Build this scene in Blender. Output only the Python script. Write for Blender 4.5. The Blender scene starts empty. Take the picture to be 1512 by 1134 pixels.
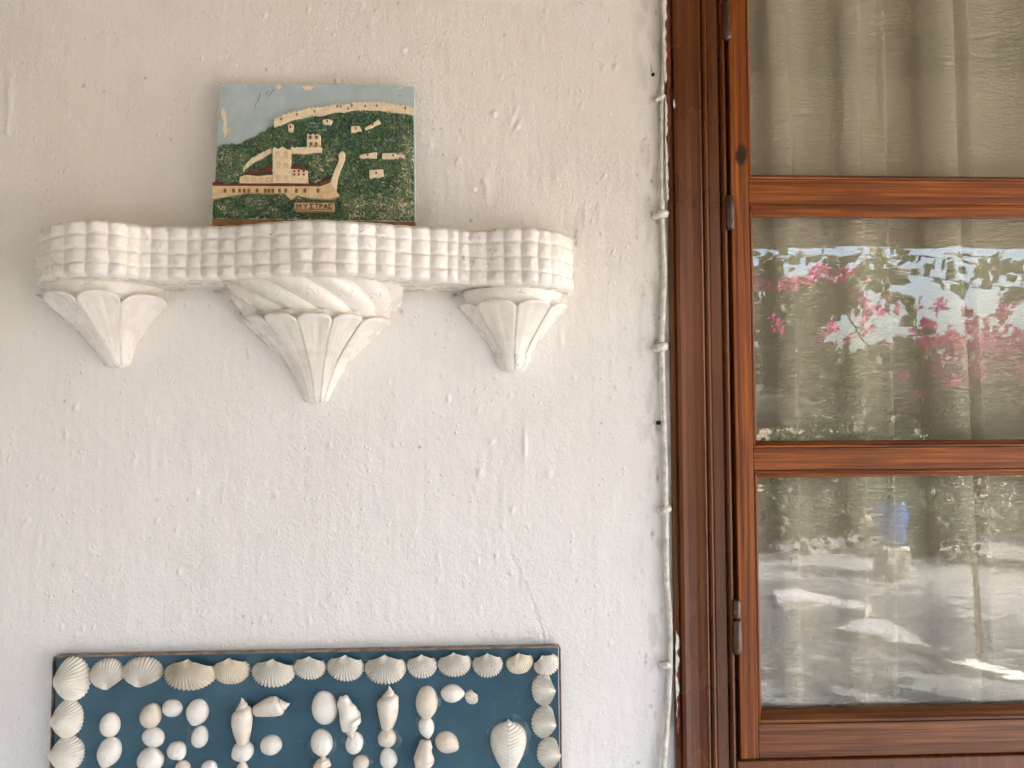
import bpy, math, random
import numpy as np
from mathutils import Vector, Matrix

# ------------------------------------------------------------------ camera
scene = bpy.context.scene
R = math.radians
PW, PH, FPX = 1512.0, 1134.0, 1136.0          # photograph size and focal length in its pixels
DIST = 0.909                                   # camera to wall
CAMZ = 1.55
YAW, PITCH, ROLL = R(2.3), R(2.5), R(0.27)
cam_data = bpy.data.cameras.new('camera')
cam = bpy.data.objects.new('camera', cam_data)
scene.collection.objects.link(cam)
cam_data.sensor_fit = 'HORIZONTAL'
cam_data.sensor_width = 36.0
cam_data.lens = 36.0 * FPX / PW
cam_data.clip_start = 0.01
cam_data.clip_end = 600.0
CROT = (Matrix.Rotation(-YAW, 3, 'Z') @ Matrix.Rotation(R(90) + PITCH, 3, 'X') @ Matrix.Rotation(-ROLL, 3, 'Z'))
CPOS = Vector((0.0, -DIST, CAMZ))
cam.matrix_world = Matrix.Translation(CPOS) @ CROT.to_4x4()
scene.camera = cam

# ------------------------------------------------------------------ sky, sun, exposure
SUN_EL, SUN_AZ = R(48), R(60)                  # azimuth from +Y (behind the house) towards +X
world = bpy.data.worlds.new('World')
scene.world = world
world.use_nodes = True
wn = world.node_tree.nodes
sky = wn.new('ShaderNodeTexSky')
sky.sky_type = 'NISHITA'
sky.sun_disc = False
sky.sun_elevation = SUN_EL
sky.sun_rotation = SUN_AZ
sky.air_density = 1.0
sky.dust_density = 6.0
sky.ozone_density = 0.6
world.node_tree.links.new(sky.outputs[0], wn['Background'].inputs[0])
wn['Background'].inputs[1].default_value = 0.15
sun_data = bpy.data.lights.new('sun', 'SUN')
sun_data.energy = 2.6
sun_data.angle = R(0.5)
sun_data.color = (1.0, 0.95, 0.88)
sun = bpy.data.objects.new('sun', sun_data)
scene.collection.objects.link(sun)
sd = Vector((math.sin(SUN_AZ) * math.cos(SUN_EL), math.cos(SUN_AZ) * math.cos(SUN_EL), math.sin(SUN_EL)))
sun.rotation_euler = sd.to_track_quat('Z', 'Y').to_euler()
sun.location = (3, 3, 8)
scene.view_settings.view_transform = 'Standard'
scene.view_settings.look = 'None'
scene.view_settings.exposure = 3.92
scene.view_settings.gamma = 1.0
scene.view_settings.use_curve_mapping = False
scene.render.engine = 'CYCLES'
scene.cycles.max_bounces = 10
scene.cycles.diffuse_bounces = 6
scene.cycles.glossy_bounces = 4
scene.cycles.transparent_max_bounces = 16
scene.cycles.caustics_reflective = False
scene.cycles.caustics_refractive = False
scene.cycles.sample_clamp_indirect = 8.0
scene.cycles.use_denoising = True
try:
    scene.cycles.denoiser = 'OPENIMAGEDENOISE'
except Exception:
    pass

# ------------------------------------------------------------------ helpers
rng = np.random.default_rng(7)
random.seed(7)
CR = np.array(CROT)


def ray(px, py):
    v = CROT @ Vector(((px - PW / 2) / FPX, -(py - PH / 2) / FPX, -1.0))
    return v


def P(px, py, out=0.0):
    """photo pixel -> point on the plane that stands `out` metres in front of the wall"""
    v = ray(px, py)
    t = (-out - CPOS.y) / v.y
    return CPOS + v * t


def Pz(px, py, z):
    v = ray(px, py)
    return CPOS + v * ((z - CPOS.z) / v.z)


U = DIST / FPX                                  # metres per photo pixel on the wall


def lin(r, g, b):
    f = lambda c: ((c / 255 + 0.055) / 1.055) ** 2.4 if c > 10 else c / 255 / 12.92
    return (f(r), f(g), f(b), 1.0)


def link(o, parent=None):
    scene.collection.objects.link(o)
    if parent is not None:
        o.parent = parent
    return o


def tag(o, label=None, cat=None, group=None, kind=None):
    if label: o['label'] = label
    if cat: o['category'] = cat
    if group: o['group'] = group
    if kind: o['kind'] = kind
    return o


def empty(name, loc=(0, 0, 0), parent=None):
    o = bpy.data.objects.new(name, None)
    o.location = loc
    o.empty_display_size = 0.05
    return link(o, parent)


def mesh(name, verts, faces, mat, parent=None, smooth=True, origin=None):
    """link verts/faces as one mesh object; parent is an unrotated Empty or object (world coords are kept)"""
    v = np.asarray(verts, dtype=np.float64)
    off = np.array(parent_world(parent))
    if origin is not None:
        loc = np.array(origin) - off
        v = v - np.array(origin)
    else:
        c = 0.5 * (v.min(0) + v.max(0))
        loc = c - off
        v = v - c
    me = bpy.data.meshes.new(name)
    if isinstance(faces, np.ndarray):
        k = faces.shape[1]
        me.vertices.add(len(v)); me.vertices.foreach_set('co', v.astype(np.float32).ravel())
        me.loops.add(faces.size); me.loops.foreach_set('vertex_index', faces.astype(np.int32).ravel())
        me.polygons.add(len(faces))
        me.polygons.foreach_set('loop_start', np.arange(0, faces.size, k, dtype=np.int32))
        me.update(calc_edges=True)
    else:
        me.from_pydata([tuple(p) for p in v], [], faces)
    me.validate()
    if smooth:
        me.polygons.foreach_set('use_smooth', np.ones(len(me.polygons), dtype=bool))
    me.update()
    if mat is not None:
        me.materials.append(mat)
    o = bpy.data.objects.new(name, me)
    link(o, parent)
    o.location = loc
    return o


def parent_world(o):
    x = np.zeros(3)
    while o is not None:
        x = x + np.array(o.location)
        o = o.parent
    return tuple(x)


def grid_faces(nu, nv, closed_u=False):
    """vertex index i*nv + j"""
    i = np.arange(nu if closed_u else nu - 1)[:, None]
    j = np.arange(nv - 1)[None, :]
    i2 = (i + 1) % nu
    f = np.stack([i * nv + j, i2 * nv + j, i2 * nv + j + 1, i * nv + j + 1], -1)
    return f.reshape(-1, 4)


class MB:
    def __init__(s): s.v = []; s.f = []
    def add(s, v, f):
        n = len(s.v); s.v += [tuple(p) for p in v]; s.f += [tuple(i + n for i in q) for q in f]
    def box(s, x0, x1, y0, y1, z0, z1):
        v = [(x, y, z) for x in (x0, x1) for y in (y0, y1) for z in (z0, z1)]
        s.add(v, [(0, 1, 3, 2), (4, 6, 7, 5), (0, 4, 5, 1), (2, 3, 7, 6), (0, 2, 6, 4), (1, 5, 7, 3)])
    def build(s, name, mat, parent=None, smooth=False, origin=None, bevel=0.0, seg=2):
        o = mesh(name, s.v, s.f, mat, parent, smooth, origin)
        if bevel:
            m = o.modifiers.new('bevel', 'BEVEL'); m.width = bevel; m.segments = seg; m.limit_method = 'ANGLE'; m.angle_limit = R(40)
            o.data.polygons.foreach_set('use_smooth', np.ones(len(o.data.polygons), dtype=bool))
            w = o.modifiers.new('wn', 'WEIGHTED_NORMAL'); w.keep_sharp = True
        return o


def box(name, x0, x1, y0, y1, z0, z1, mat, parent=None, bevel=0.0):
    m = MB(); m.box(x0, x1, y0, y1, z0, z1)
    return m.build(name, mat, parent, bevel=bevel)


def tube(path, radii, n=10, caps=True):
    """verts, faces of a tube along 3-D points"""
    P_ = [Vector(p) for p in path]
    if not hasattr(radii, '__len__'): radii = [radii] * len(P_)
    vs, fs = [], []
    up = Vector((0.31, 0.2, 0.93))
    for i, p in enumerate(P_):
        t = (P_[min(i + 1, len(P_) - 1)] - P_[max(i - 1, 0)]).normalized()
        a = t.cross(up)
        if a.length < 1e-3: a = t.cross(Vector((1, 0, 0)))
        a.normalize(); b = t.cross(a)
        for k in range(n):
            th = 2 * math.pi * k / n
            vs.append(p + (a * math.cos(th) + b * math.sin(th)) * radii[i])
    for i in range(len(P_) - 1):
        for k in range(n):
            fs.append((i * n + k, i * n + (k + 1) % n, (i + 1) * n + (k + 1) % n, (i + 1) * n + k))
    if caps:
        fs.append(tuple(range(n - 1, -1, -1)))
        fs.append(tuple((len(P_) - 1) * n + k for k in range(n)))
    return [tuple(v) for v in vs], fs


def hash2(ix, iy, seed):
    h = (ix * 374761393 + iy * 668265263 + seed * 974634777) & 0xFFFFFFFF
    h = ((h ^ (h >> 13)) * 1274126177) & 0xFFFFFFFF
    return ((h ^ (h >> 16)) & 0xFFFF) / 65535.0


def vnoise(x, y, seed=0):
    """smooth value noise, -1..1, numpy"""
    x = np.asarray(x, dtype=np.float64); y = np.asarray(y, dtype=np.float64)
    ix = np.floor(x).astype(np.int64); iy = np.floor(y).astype(np.int64)
    fx = x - ix; fy = y - iy
    sx = fx * fx * fx * (fx * (fx * 6 - 15) + 10); sy = fy * fy * fy * (fy * (fy * 6 - 15) + 10)
    a = hash2(ix, iy, seed); b = hash2(ix + 1, iy, seed); c = hash2(ix, iy + 1, seed); d = hash2(ix + 1, iy + 1, seed)
    return (a + (b - a) * sx + (c - a) * sy + (a - b - c + d) * sx * sy) * 2 - 1


def fbm(x, y, seed=0, oct=4, gain=0.5):
    s = 0; a = 1.0; n = 0
    for k in range(oct):
        s = s + a * vnoise(x * 2 ** k, y * 2 ** k, seed + k * 17); n += a; a *= gain
    return s / n


def smooth01(e0, e1, x):
    t = np.clip((x - e0) / (e1 - e0), 0, 1)
    return t * t * (3 - 2 * t)


def catmull(pts, n):
    """dense samples through 2-D control points (centripetal enough for our use)"""
    p = np.array(pts, dtype=float)
    p = np.vstack([2 * p[0] - p[1], p, 2 * p[-1] - p[-2]])
    out = []
    for i in range(1, len(p) - 2):
        t = np.linspace(0, 1, n, endpoint=False)[:, None]
        a, b, c, d = p[i - 1], p[i], p[i + 1], p[i + 2]
        out.append(0.5 * ((2 * b) + (-a + c) * t + (2 * a - 5 * b + 4 * c - d) * t ** 2 + (-a + 3 * b - 3 * c + d) * t ** 3))
    out.append(p[-2][None, :])
    return np.vstack(out)


# ------------------------------------------------------------------ materials
class NT:
    def __init__(s, name):
        s.m = bpy.data.materials.new(name); s.m.use_nodes = True
        s.n = s.m.node_tree.nodes; s.l = s.m.node_tree.links
        s.b = s.n['Principled BSDF']; s.out = s.n['Material Output']
        s.tc = s.n.new('ShaderNodeTexCoord')
    def lk(s, a, b): s.l.new(a, b)
    def noise(s, scale, detail=4, rough=0.55, stretch=None, dist=0.0, coord='Object', rot=None):
        t = s.n.new('ShaderNodeTexNoise')
        t.inputs['Scale'].default_value = scale; t.inputs['Detail'].default_value = detail
        t.inputs['Roughness'].default_value = rough; t.inputs['Distortion'].default_value = dist
        src = s.tc.outputs[coord]
        if coord == 'World':
            pass
        if stretch or rot:
            mp = s.n.new('ShaderNodeMapping')
            if stretch: mp.inputs['Scale'].default_value = stretch
            if rot: mp.inputs['Rotation'].default_value = rot
            s.lk(src, mp.inputs[0]); src = mp.outputs[0]
        s.lk(src, t.inputs['Vector'])
        return t.outputs['Fac']
    def geo(s):
        g = s.n.new('ShaderNodeNewGeometry'); return g
    def ramp(s, fac, stops, interp='LINEAR'):
        r = s.n.new('ShaderNodeValToRGB'); r.color_ramp.interpolation = interp
        e = r.color_ramp.elements
        while len(e) < len(stops): e.new(0.5)
        for el, (p, c) in zip(e, stops):
            el.position = p
            el.color = c if hasattr(c, '__len__') else (c, c, c, 1)
        s.lk(fac, r.inputs[0]); return r.outputs[0]
    def mix(s, fac, a, b, mode='MIX'):
        m = s.n.new('ShaderNodeMix'); m.data_type = 'RGBA'; m.blend_type = mode
        for sock, val in ((m.inputs[0], fac), (m.inputs[6], a), (m.inputs[7], b)):
            if hasattr(val, 'is_linked'): s.lk(val, sock)
            elif hasattr(val, '__len__'): sock.default_value = val
            else: sock.default_value = val
        return m.outputs[2]
    def math(s, op, a, b=None, c=None):
        m = s.n.new('ShaderNodeMath'); m.operation = op
        for k, val in enumerate((a, b, c)):
            if val is None: continue
            if hasattr(val, 'is_linked'): s.lk(val, m.inputs[k])
            else: m.inputs[k].default_value = val
        return m.outputs[0]
    def bump(s, h, strength, dist, normal=None):
        b = s.n.new('ShaderNodeBump'); b.inputs['Strength'].default_value = strength; b.inputs['Distance'].default_value = dist
        s.lk(h, b.inputs['Height'])
        if normal is not None: s.lk(normal, b.inputs['Normal'])
        return b.outputs[0]
    def attr(s, name):
        a = s.n.new('ShaderNodeAttribute'); a.attribute_name = name; return a
    def base(s, c):
        if hasattr(c, 'is_linked'): s.lk(c, s.b.inputs['Base Color'])
        else: s.b.inputs['Base Color'].default_value = c
    def rough(s, c):
        if hasattr(c, 'is_linked'): s.lk(c, s.b.inputs['Roughness'])
        else: s.b.inputs['Roughness'].default_value = c
    def normal(s, nrm): s.lk(nrm, s.b.inputs['Normal'])


def plain(name, col, rough=0.6, var=0.25, scale=30, bump=0.0, bscale=200):
    t = NT(name)
    n = t.noise(scale, 5)
    c2 = tuple(max(0, x * (1 - var)) for x in col[:3]) + (1,)
    c1 = tuple(min(1, x * (1 + var * 0.4)) for x in col[:3]) + (1,)
    t.base(t.mix(t.ramp(n, [(0.3, 0), (0.7, 1)]), c2, c1)); t.rough(rough)
    if bump:
        t.normal(t.bump(t.noise(bscale, 4), bump, 0.002))
    return t.m


def mat_wall():
    t = NT('whitewashed_plaster')
    big = t.noise(2.2, 4, coord='Object')
    med = t.noise(14, 5, 0.6)
    str_ = t.noise(9, 4, 0.6, stretch=(1.0, 1.0, 0.12))
    c = t.mix(t.ramp(big, [(0.35, 0), (0.65, 1)]), (0.815, 0.77, 0.705, 1), (0.835, 0.81, 0.785, 1))
    c = t.mix(t.math('MULTIPLY', t.ramp(med, [(0.45, 0), (0.8, 1)]), 0.35), c, (0.70, 0.65, 0.575, 1))
    c = t.mix(t.math('MULTIPLY', t.ramp(str_, [(0.5, 0), (0.75, 1)]), 0.3), c, (0.86, 0.845, 0.82, 1))
    # fly specks and dirt
    v = t.n.new('ShaderNodeTexVoronoi'); v.inputs['Scale'].default_value = 26; v.inputs['Randomness'].default_value = 1
    t.lk(t.tc.outputs['Object'], v.inputs['Vector'])
    wn_ = t.n.new('ShaderNodeTexWhiteNoise'); t.lk(v.outputs['Position'], wn_.inputs['Vector'])
    size = t.math('MULTIPLY', wn_.outputs['Value'], 0.045)
    keep = t.math('GREATER_THAN', t.n.new('ShaderNodeTexWhiteNoise').outputs['Value'], 2.0)
    pick = t.math('GREATER_THAN', wn_.outputs['Value'], 0.72)
    spot = t.math('MULTIPLY', t.math('LESS_THAN', v.outputs['Distance'], t.math('MULTIPLY', size, 0.62)), pick)
    c = t.mix(t.math('MULTIPLY', spot, 0.6), c, (0.16, 0.12, 0.09, 1))
    t.base(c); t.rough(0.72)
    t.b.inputs['Specular IOR Level'].default_value = 0.25
    coat_and_light = t.attr('coat_and_light')
    c = t.mix(t.math('MULTIPLY', coat_and_light.outputs['Fac'], 0.95), c, (0.87, 0.865, 0.87, 1))  # recoated strip by the window, plus light painted into the lower wall
    gm = t.attr('grime')
    c = t.mix(gm.outputs['Fac'], c, (0.13, 0.10, 0.075, 1))
    t.base(c)
    grain = t.ramp(t.noise(3.1, 3, 0.5), [(0.36, 0.25), (0.62, 1.0)])
    b1 = t.math('MULTIPLY', t.noise(230, 4, 0.62), grain)
    b2 = t.noise(560, 3, 0.6, stretch=(1, 1, 0.5))
    v2 = t.n.new('ShaderNodeTexVoronoi'); v2.inputs['Scale'].default_value = 120; v2.inputs['Randomness'].default_value = 1
    t.lk(t.tc.outputs['Object'], v2.inputs['Vector'])
    dots = t.math('MULTIPLY', t.ramp(v2.outputs['Distance'], [(0.0, 1.0), (0.28, 0.0)]), t.ramp(t.noise(30, 2), [(0.52, 0), (0.62, 1)]))
    n1 = t.bump(b1, 1.0, 0.0014)
    n2 = t.bump(dots, 1.0, 0.0010, n1)
    t.normal(t.bump(b2, 0.8, 0.0008, n2))
    return t.m


def mat_shelf():
    t = NT('cream_gloss_paint_on_plaster')
    med = t.noise(18, 5, 0.6)
    c = t.mix(t.ramp(med, [(0.35, 0), (0.7, 1)]), (0.765, 0.715, 0.645, 1), (0.85, 0.82, 0.775, 1))
    fl = t.noise(75, 6, 0.7, dist=1.5)
    c = t.mix(t.math('MULTIPLY', t.ramp(fl, [(0.655, 0), (0.70, 1)]), 0.5), c, (0.30, 0.235, 0.17, 1))
    fl2 = t.noise(140, 2, 0.5)
    c = t.mix(t.math('MULTIPLY', t.ramp(fl2, [(0.765, 0), (0.785, 1)]), 0.8), c, (0.07, 0.05, 0.04, 1))
    vc = t.n.new('ShaderNodeTexVoronoi'); vc.feature = 'DISTANCE_TO_EDGE'; vc.inputs['Scale'].default_value = 55
    wv = t.n.new('ShaderNodeTexNoise'); wv.inputs['Scale'].default_value = 60; t.lk(t.tc.outputs['Object'], wv.inputs['Vector'])
    av = t.n.new('ShaderNodeVectorMath'); av.operation = 'MULTIPLY_ADD'; av.inputs[1].default_value = (0.03, 0.03, 0.03)
    t.lk(wv.outputs['Color'], av.inputs[0]); t.lk(t.tc.outputs['Object'], av.inputs[2]); t.lk(av.outputs[0], vc.inputs['Vector'])
    crk = t.math('MULTIPLY', t.ramp(vc.outputs['Distance'], [(0.0, 1.0), (0.035, 0.0)]), t.ramp(t.noise(16, 4, 0.6), [(0.585, 0), (0.66, 1)]))
    c = t.mix(t.math('MULTIPLY', crk, 0.65), c, (0.16, 0.115, 0.075, 1))
    t.base(c); t.rough(t.ramp(t.noise(40, 3), [(0.3, 0.2), (0.7, 0.38)]))
    n1 = t.bump(t.noise(90, 4, 0.6), 0.35, 0.0014)
    t.normal(t.bump(t.noise(260, 3, 0.6, stretch=(1, 1, 0.5)), 0.35, 0.0006, n1))
    return t.m


def mat_wood(axis, name, dark=(0.085, 0.020, 0.0035, 1), light=(0.38, 0.112, 0.015, 1), red=(0.17, 0.034, 0.006, 1), worn=0.0):
    st = [1.0, 1.0, 1.0]; st[axis] = 0.016
    t = NT(name)
    g1 = t.noise(230, 5, 0.6, stretch=tuple(st), dist=0.5)
    g2 = t.noise(520, 3, 0.5, stretch=tuple(x if x == 1.0 else 0.02 for x in st))
    g3 = t.noise(9, 3, 0.5)
    c = t.mix(t.ramp(g1, [(0.36, 0), (0.62, 1)]), dark, light)
    c = t.mix(t.math('MULTIPLY', t.ramp(g2, [(0.48, 0), (0.64, 1)]), 0.6), c, dark)
    c = t.mix(t.math('MULTIPLY', t.ramp(g3, [(0.4, 0), (0.68, 1)]), 0.6), c, red)
    if worn:
        w = t.noise(60, 5, 0.65, stretch=tuple(st))
        c = t.mix(t.math('MULTIPLY', t.ramp(w, [(0.60, 0), (0.66, 1)]), worn), c, (0.42, 0.30, 0.20, 1))
    t.base(c); t.rough(t.ramp(g1, [(0.3, 0.48), (0.7, 0.34)]))
    t.b.inputs['Specular IOR Level'].default_value = 0.28
    t.normal(t.bump(g1, 0.25, 0.0008))
    return t.m


def mat_brown_paint():
    t = NT('brown_gloss_paint')
    big = t.noise(5, 4, 0.6, stretch=(1, 1, 0.5))
    str_ = t.noise(120, 4, 0.6, stretch=(1, 1, 0.03))
    c = t.mix(t.ramp(big, [(0.36, 0), (0.66, 1)]), (0.072, 0.0200, 0.0052, 1), (0.155, 0.048, 0.0120, 1))
    c = t.mix(t.math('MULTIPLY', t.ramp(str_, [(0.5, 0), (0.7, 1)]), 0.45), c, (0.21, 0.080, 0.028, 1))
    ch = t.noise(190, 5, 0.7)
    c = t.mix(t.math('MULTIPLY', t.ramp(ch, [(0.70, 0), (0.73, 1)]), 0.5), c, (0.28, 0.17, 0.11, 1))
    t.b.inputs['Specular IOR Level'].default_value = 0.32
    t.base(c); t.rough(t.ramp(big, [(0.3, 0.22), (0.7, 0.38)]))
    wr = t.noise(160, 4, 0.65, stretch=(1, 1, 0.7))
    n1 = t.bump(wr, 0.28, 0.0012)
    t.normal(t.bump(str_, 0.2, 0.0006, n1))
    return t.m


def mat_glass():
    t = NT('old_window_glass')
    n = t.n
    n.remove(t.b)
    tr = n.new('ShaderNodeBsdfTransparent'); tr.inputs[0].default_value = (0.955, 0.965, 0.945, 1)
    gl = n.new('ShaderNodeBsdfGlossy'); gl.inputs['Roughness'].default_value = 0.0
    gl.inputs[0].default_value = (1, 1, 1, 1)
    w1 = t.noise(9, 3, 0.5, stretch=(0.6, 1, 2.2))
    w2 = t.noise(45, 2, 0.5, stretch=(0.35, 1, 2.4))
    h = t.math('ADD', w1, t.math('MULTIPLY', w2, 0.012))
    bn = t.bump(h, 1.0, 0.00016)
    t.lk(bn, gl.inputs['Normal'])
    g = t.geo()
    d = n.new('ShaderNodeVectorMath'); d.operation = 'DOT_PRODUCT'
    t.lk(g.outputs['Incoming'], d.inputs[0]); t.lk(g.outputs['Normal'], d.inputs[1])
    c = t.math('ABSOLUTE', d.outputs['Value'])
    p5 = t.math('POWER', t.math('SUBTRACT', 1.0, c), 5.0)
    f = t.math('ADD', t.math('MULTIPLY', p5, 0.957), 0.043)
    ms = n.new('ShaderNodeMixShader')
    t.lk(f, ms.inputs[0]); t.lk(tr.outputs[0], ms.inputs[1]); t.lk(gl.outputs[0], ms.inputs[2])
    t.lk(ms.outputs[0], t.out.inputs['Surface'])
    return t.m


def mat_curtain():
    t = NT('crinkled_voile')
    big = t.noise(6, 4, 0.6, stretch=(1.2, 1, 0.5))
    fine = t.noise(240, 4, 0.65, stretch=(0.22, 1, 1.0), dist=1.2)
    c = t.mix(t.ramp(big, [(0.35, 0), (0.65, 1)]), (0.77, 0.675, 0.53, 1), (0.86, 0.775, 0.63, 1))
    c = t.mix(t.math('MULTIPLY', t.ramp(fine, [(0.56, 0), (0.70, 1)]), 0.45), c, (0.80, 0.74, 0.60, 1))
    t.base(c); t.rough(0.5)
    t.b.inputs['Sheen Weight'].default_value = 0.15
    t.normal(t.bump(fine, 1.0, 0.006))
    tl = t.n.new('ShaderNodeBsdfTranslucent'); t.lk(c, tl.inputs[0])
    ms = t.n.new('ShaderNodeMixShader'); ms.inputs[0].default_value = 0.25
    t.lk(t.b.outputs[0], ms.inputs[1]); t.lk(tl.outputs[0], ms.inputs[2])
    t.lk(ms.outputs[0], t.out.inputs['Surface'])
    return t.m


def mat_attr(name, rough=0.6, bump=0.0, bscale=400):
    t = NT(name)
    a = t.attr('Col')
    n = t.noise(500, 3)
    t.base(t.mix(t.math('MULTIPLY', t.ramp(n, [(0.4, 0), (0.7, 1)]), 0.25), a.outputs['Color'], (0.12, 0.10, 0.07, 1)))
    t.rough(rough)
    if bump: t.normal(t.bump(t.noise(bscale, 4), bump, 0.001))
    return t.m


def mat_shell(name, c1, c2, rough=0.4, stripes=False):
    t = NT(name)
    big = t.noise(45, 4, 0.6)
    c = t.mix(t.ramp(big, [(0.35, 0), (0.68, 1)]), c1, c2)
    ring = t.noise(160, 3, 0.6, stretch=(0.25, 1, 1))
    c = t.mix(t.math('MULTIPLY', t.ramp(ring, [(0.55, 0), (0.75, 1)]), 0.3), c, tuple(x * 0.75 for x in c1[:3]) + (1,))
    st_ = t.noise(70, 5, 0.7)
    c = t.mix(t.math('MULTIPLY', t.ramp(st_, [(0.66, 0), (0.74, 1)]), 0.5), c, (0.36, 0.25, 0.14, 1))
    t.base(c); t.rough(rough)
    t.normal(t.bump(t.noise(350, 4, 0.6), 0.2, 0.0007))
    return t.m


M = {}
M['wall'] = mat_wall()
M['shelf'] = mat_shelf()
M['stile'] = mat_wood(2, 'stained_pine_upright')
M['rail'] = mat_wood(0, 'stained_pine_crosswise')
M['rail_worn'] = mat_wood(0, 'stained_pine_weathered', dark=(0.075, 0.022, 0.008, 1), light=(0.24, 0.088, 0.026, 1), red=(0.10, 0.030, 0.012, 1), worn=0.55)
M['brown'] = mat_brown_paint()
M['glass'] = mat_glass()
M['curtain'] = mat_curtain()
M['hinge'] = plain('brown_painted_iron', (0.085, 0.032, 0.014, 1), 0.3, 0.5, 90, 0.4, 300)
M['red_paint'] = plain('old_red_paint', (0.20, 0.028, 0.018, 1), 0.5, 0.6, 150, 0.6, 300)
M['white_paint'] = plain('chipped_white_paint', (0.80, 0.765, 0.70, 1), 0.5, 0.35, 120, 0.6, 350)
M['dark'] = plain('dark_gap', (0.012, 0.008, 0.006, 1), 0.9, 0.4, 90)

# ------------------------------------------------------------------ the setting around the porch
M['paving'] = plain('pale_paving', (0.235, 0.235, 0.235, 1), 0.8, 0.35, 6, 0.5, 60)
M['earth'] = plain('dry_earth', (0.26, 0.20, 0.13, 1), 0.9, 0.5, 1.2)
M['ceiling'] = plain('painted_soffit', (0.30, 0.22, 0.13, 1), 0.8, 0.2, 8, 0.3, 80)
M['white_wall'] = plain('limewash', (0.80, 0.78, 0.73, 1), 0.8, 0.12, 8, 0.4, 60)
M['room'] = plain('dim_room_paint', (0.22, 0.20, 0.17, 1), 0.9, 0.2, 4)
ROOFZ = 2.45
EDGE = 3.05
XEND = 3.15                                     # open end of the porch
box('ground', -90, 90, -120, 60, -0.5, -0.12, M['earth']); tag(bpy.data.objects['ground'], kind='structure')
box('terrace', -9, 13, -9.0, 4.2, -0.3, 0.0, M['paving']); tag(bpy.data.objects['terrace'], kind='structure')

house = empty('house_roof', (0, 0, ROOFZ))
tag(house, 'flat porch roof slab sheltering the whitewashed wall', 'roof')
box('roof_slab', -4.2, XEND, -EDGE, 3.2, ROOFZ, ROOFZ + 0.16, M['ceiling'], house)
box('edge_beam', -4.2, XEND, -EDGE, -EDGE + 0.10, ROOFZ - 0.004, ROOFZ + 0.14, M['ceiling'], house)
box('ceiling_beam', -4.19, XEND - 0.01, -0.93, -0.80, ROOFZ - 0.10, ROOFZ + 0.1, M['ceiling'], house)

lw = box('side_wall', -2.5, -2.3, -EDGE, 0.0, -0.02, ROOFZ + 0.01, M['white_wall'])
tag(lw, 'whitewashed side wall closing the porch', 'wall')
bw = MB()
bw.box(-4.1, XEND - 0.1, 3.0, 3.15, -0.05, ROOFZ + 0.05); bw.box(-4.1, -3.95, 0.28, 3.02, -0.05, ROOFZ + 0.05); bw.box(XEND - 0.25, XEND - 0.1, 0.28, 3.02, -0.05, ROOFZ + 0.05)
rw = bw.build('room_wall', M['room']); tag(rw, kind='structure')
for x in (-2.0, XEND - 0.12):
    p = empty('porch_post', (x, -EDGE + 0.1, 0))
    tag(p, 'white porch post at the ' + ('side wall' if x < 0 else 'open end of the terrace'), 'post')
    box('shaft', x - 0.06, x + 0.06, -EDGE + 0.04, -EDGE + 0.16, 0, ROOFZ + 0.01, M['white_wall'], p, bevel=0.008)
    box('base', x - 0.09, x + 0.09, -EDGE + 0.01, -EDGE + 0.19, 0, 0.12, M['white_wall'], p, bevel=0.008)

# ------------------------------------------------------------------ plaster wall with window opening
WX0 = P(992, 567).x                            # left edge of the opening
WZ0 = P(1250, 1165).z                          # bottom of the opening
WX1 = P(2470, 567).x
WZ1 = P(1250, -215).z
gx0, gx1 = P(-90, 567).x, WX0
gz0, gz1 = P(500, 1215).z, P(500, -80).z
STEP = 0.0016
nx = int((gx1 - gx0) / STEP) + 1; nz = int((gz1 - gz0) / STEP) + 1
X, Z = np.meshgrid(np.linspace(gx0, gx1, nx), np.linspace(gz0, gz1, nz), indexing='ij')
H = 0.0026 * fbm(X * 5, Z * 4, 3, 3) + 0.0007 * fbm(X * 30, Z * 22, 11, 3) + 0.00025 * fbm(X * 120, Z * 90, 23, 2)
# trowel and brush marks (more at lower right)
H += 0.00022 * fbm(X * 160, Z * 18, 31, 2)


def bump_at(px, py, rx, rz, h, rot=0.0):
    global H
    c = P(px, py)
    i0 = int((c.x - gx0) / (gx1 - gx0) * (nx - 1)); k0 = int((c.z - gz0) / (gz1 - gz0) * (nz - 1))
    w = int(4 * max(rx, rz) / STEP) + 3
    a, b = max(0, i0 - w), min(nx, i0 + w); e, f = max(0, k0 - w), min(nz, k0 + w)
    if a >= b or e >= f: return
    dx = X[a:b, e:f] - c.x; dz = Z[a:b, e:f] - c.z
    cr, sr = math.cos(rot), math.sin(rot)
    u = (dx * cr + dz * sr) / rx; v = (-dx * sr + dz * cr) / rz
    H[a:b, e:f] += h * np.exp(-(u * u + v * v))


for _ in range(300):
    px = rng.uniform(0, 985); py = rng.uniform(0, 960)
    if py < 330 and px < 300 and rng.random() < 0.75: continue
    if px < 350 and rng.random() < 0.4: continue
    s = abs(rng.normal(0, 1)) * 0.0009 + 0.0012
    bump_at(px, py, s, s * rng.uniform(1.0, 1.9), rng.uniform(0.0006, 0.0017), rng.uniform(-0.4, 0.4))
bump_at(775, 658, 0.0022, 0.017, 0.0022)
bump_at(757, 172, 0.0020, 0.012, 0.0013, -0.35); bump_at(764, 185, 0.0026, 0.007, 0.0018, -0.5); bump_at(752, 168, 0.0018, 0.010, 0.0012, 0.1)
bump_at(729, 166, 0.0034, 0.004, 0.0022); bump_at(708, 697, 0.0030, 0.005, 0.0024); bump_at(757, 752, 0.0026, 0.003, 0.0020)
bump_at(718, 280, 0.004, 0.014, 0.0014); bump_at(714, 268, 0.003, 0.004, 0.0018); bump_at(700, 278, 0.0025, 0.0025, 0.0018)
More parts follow.
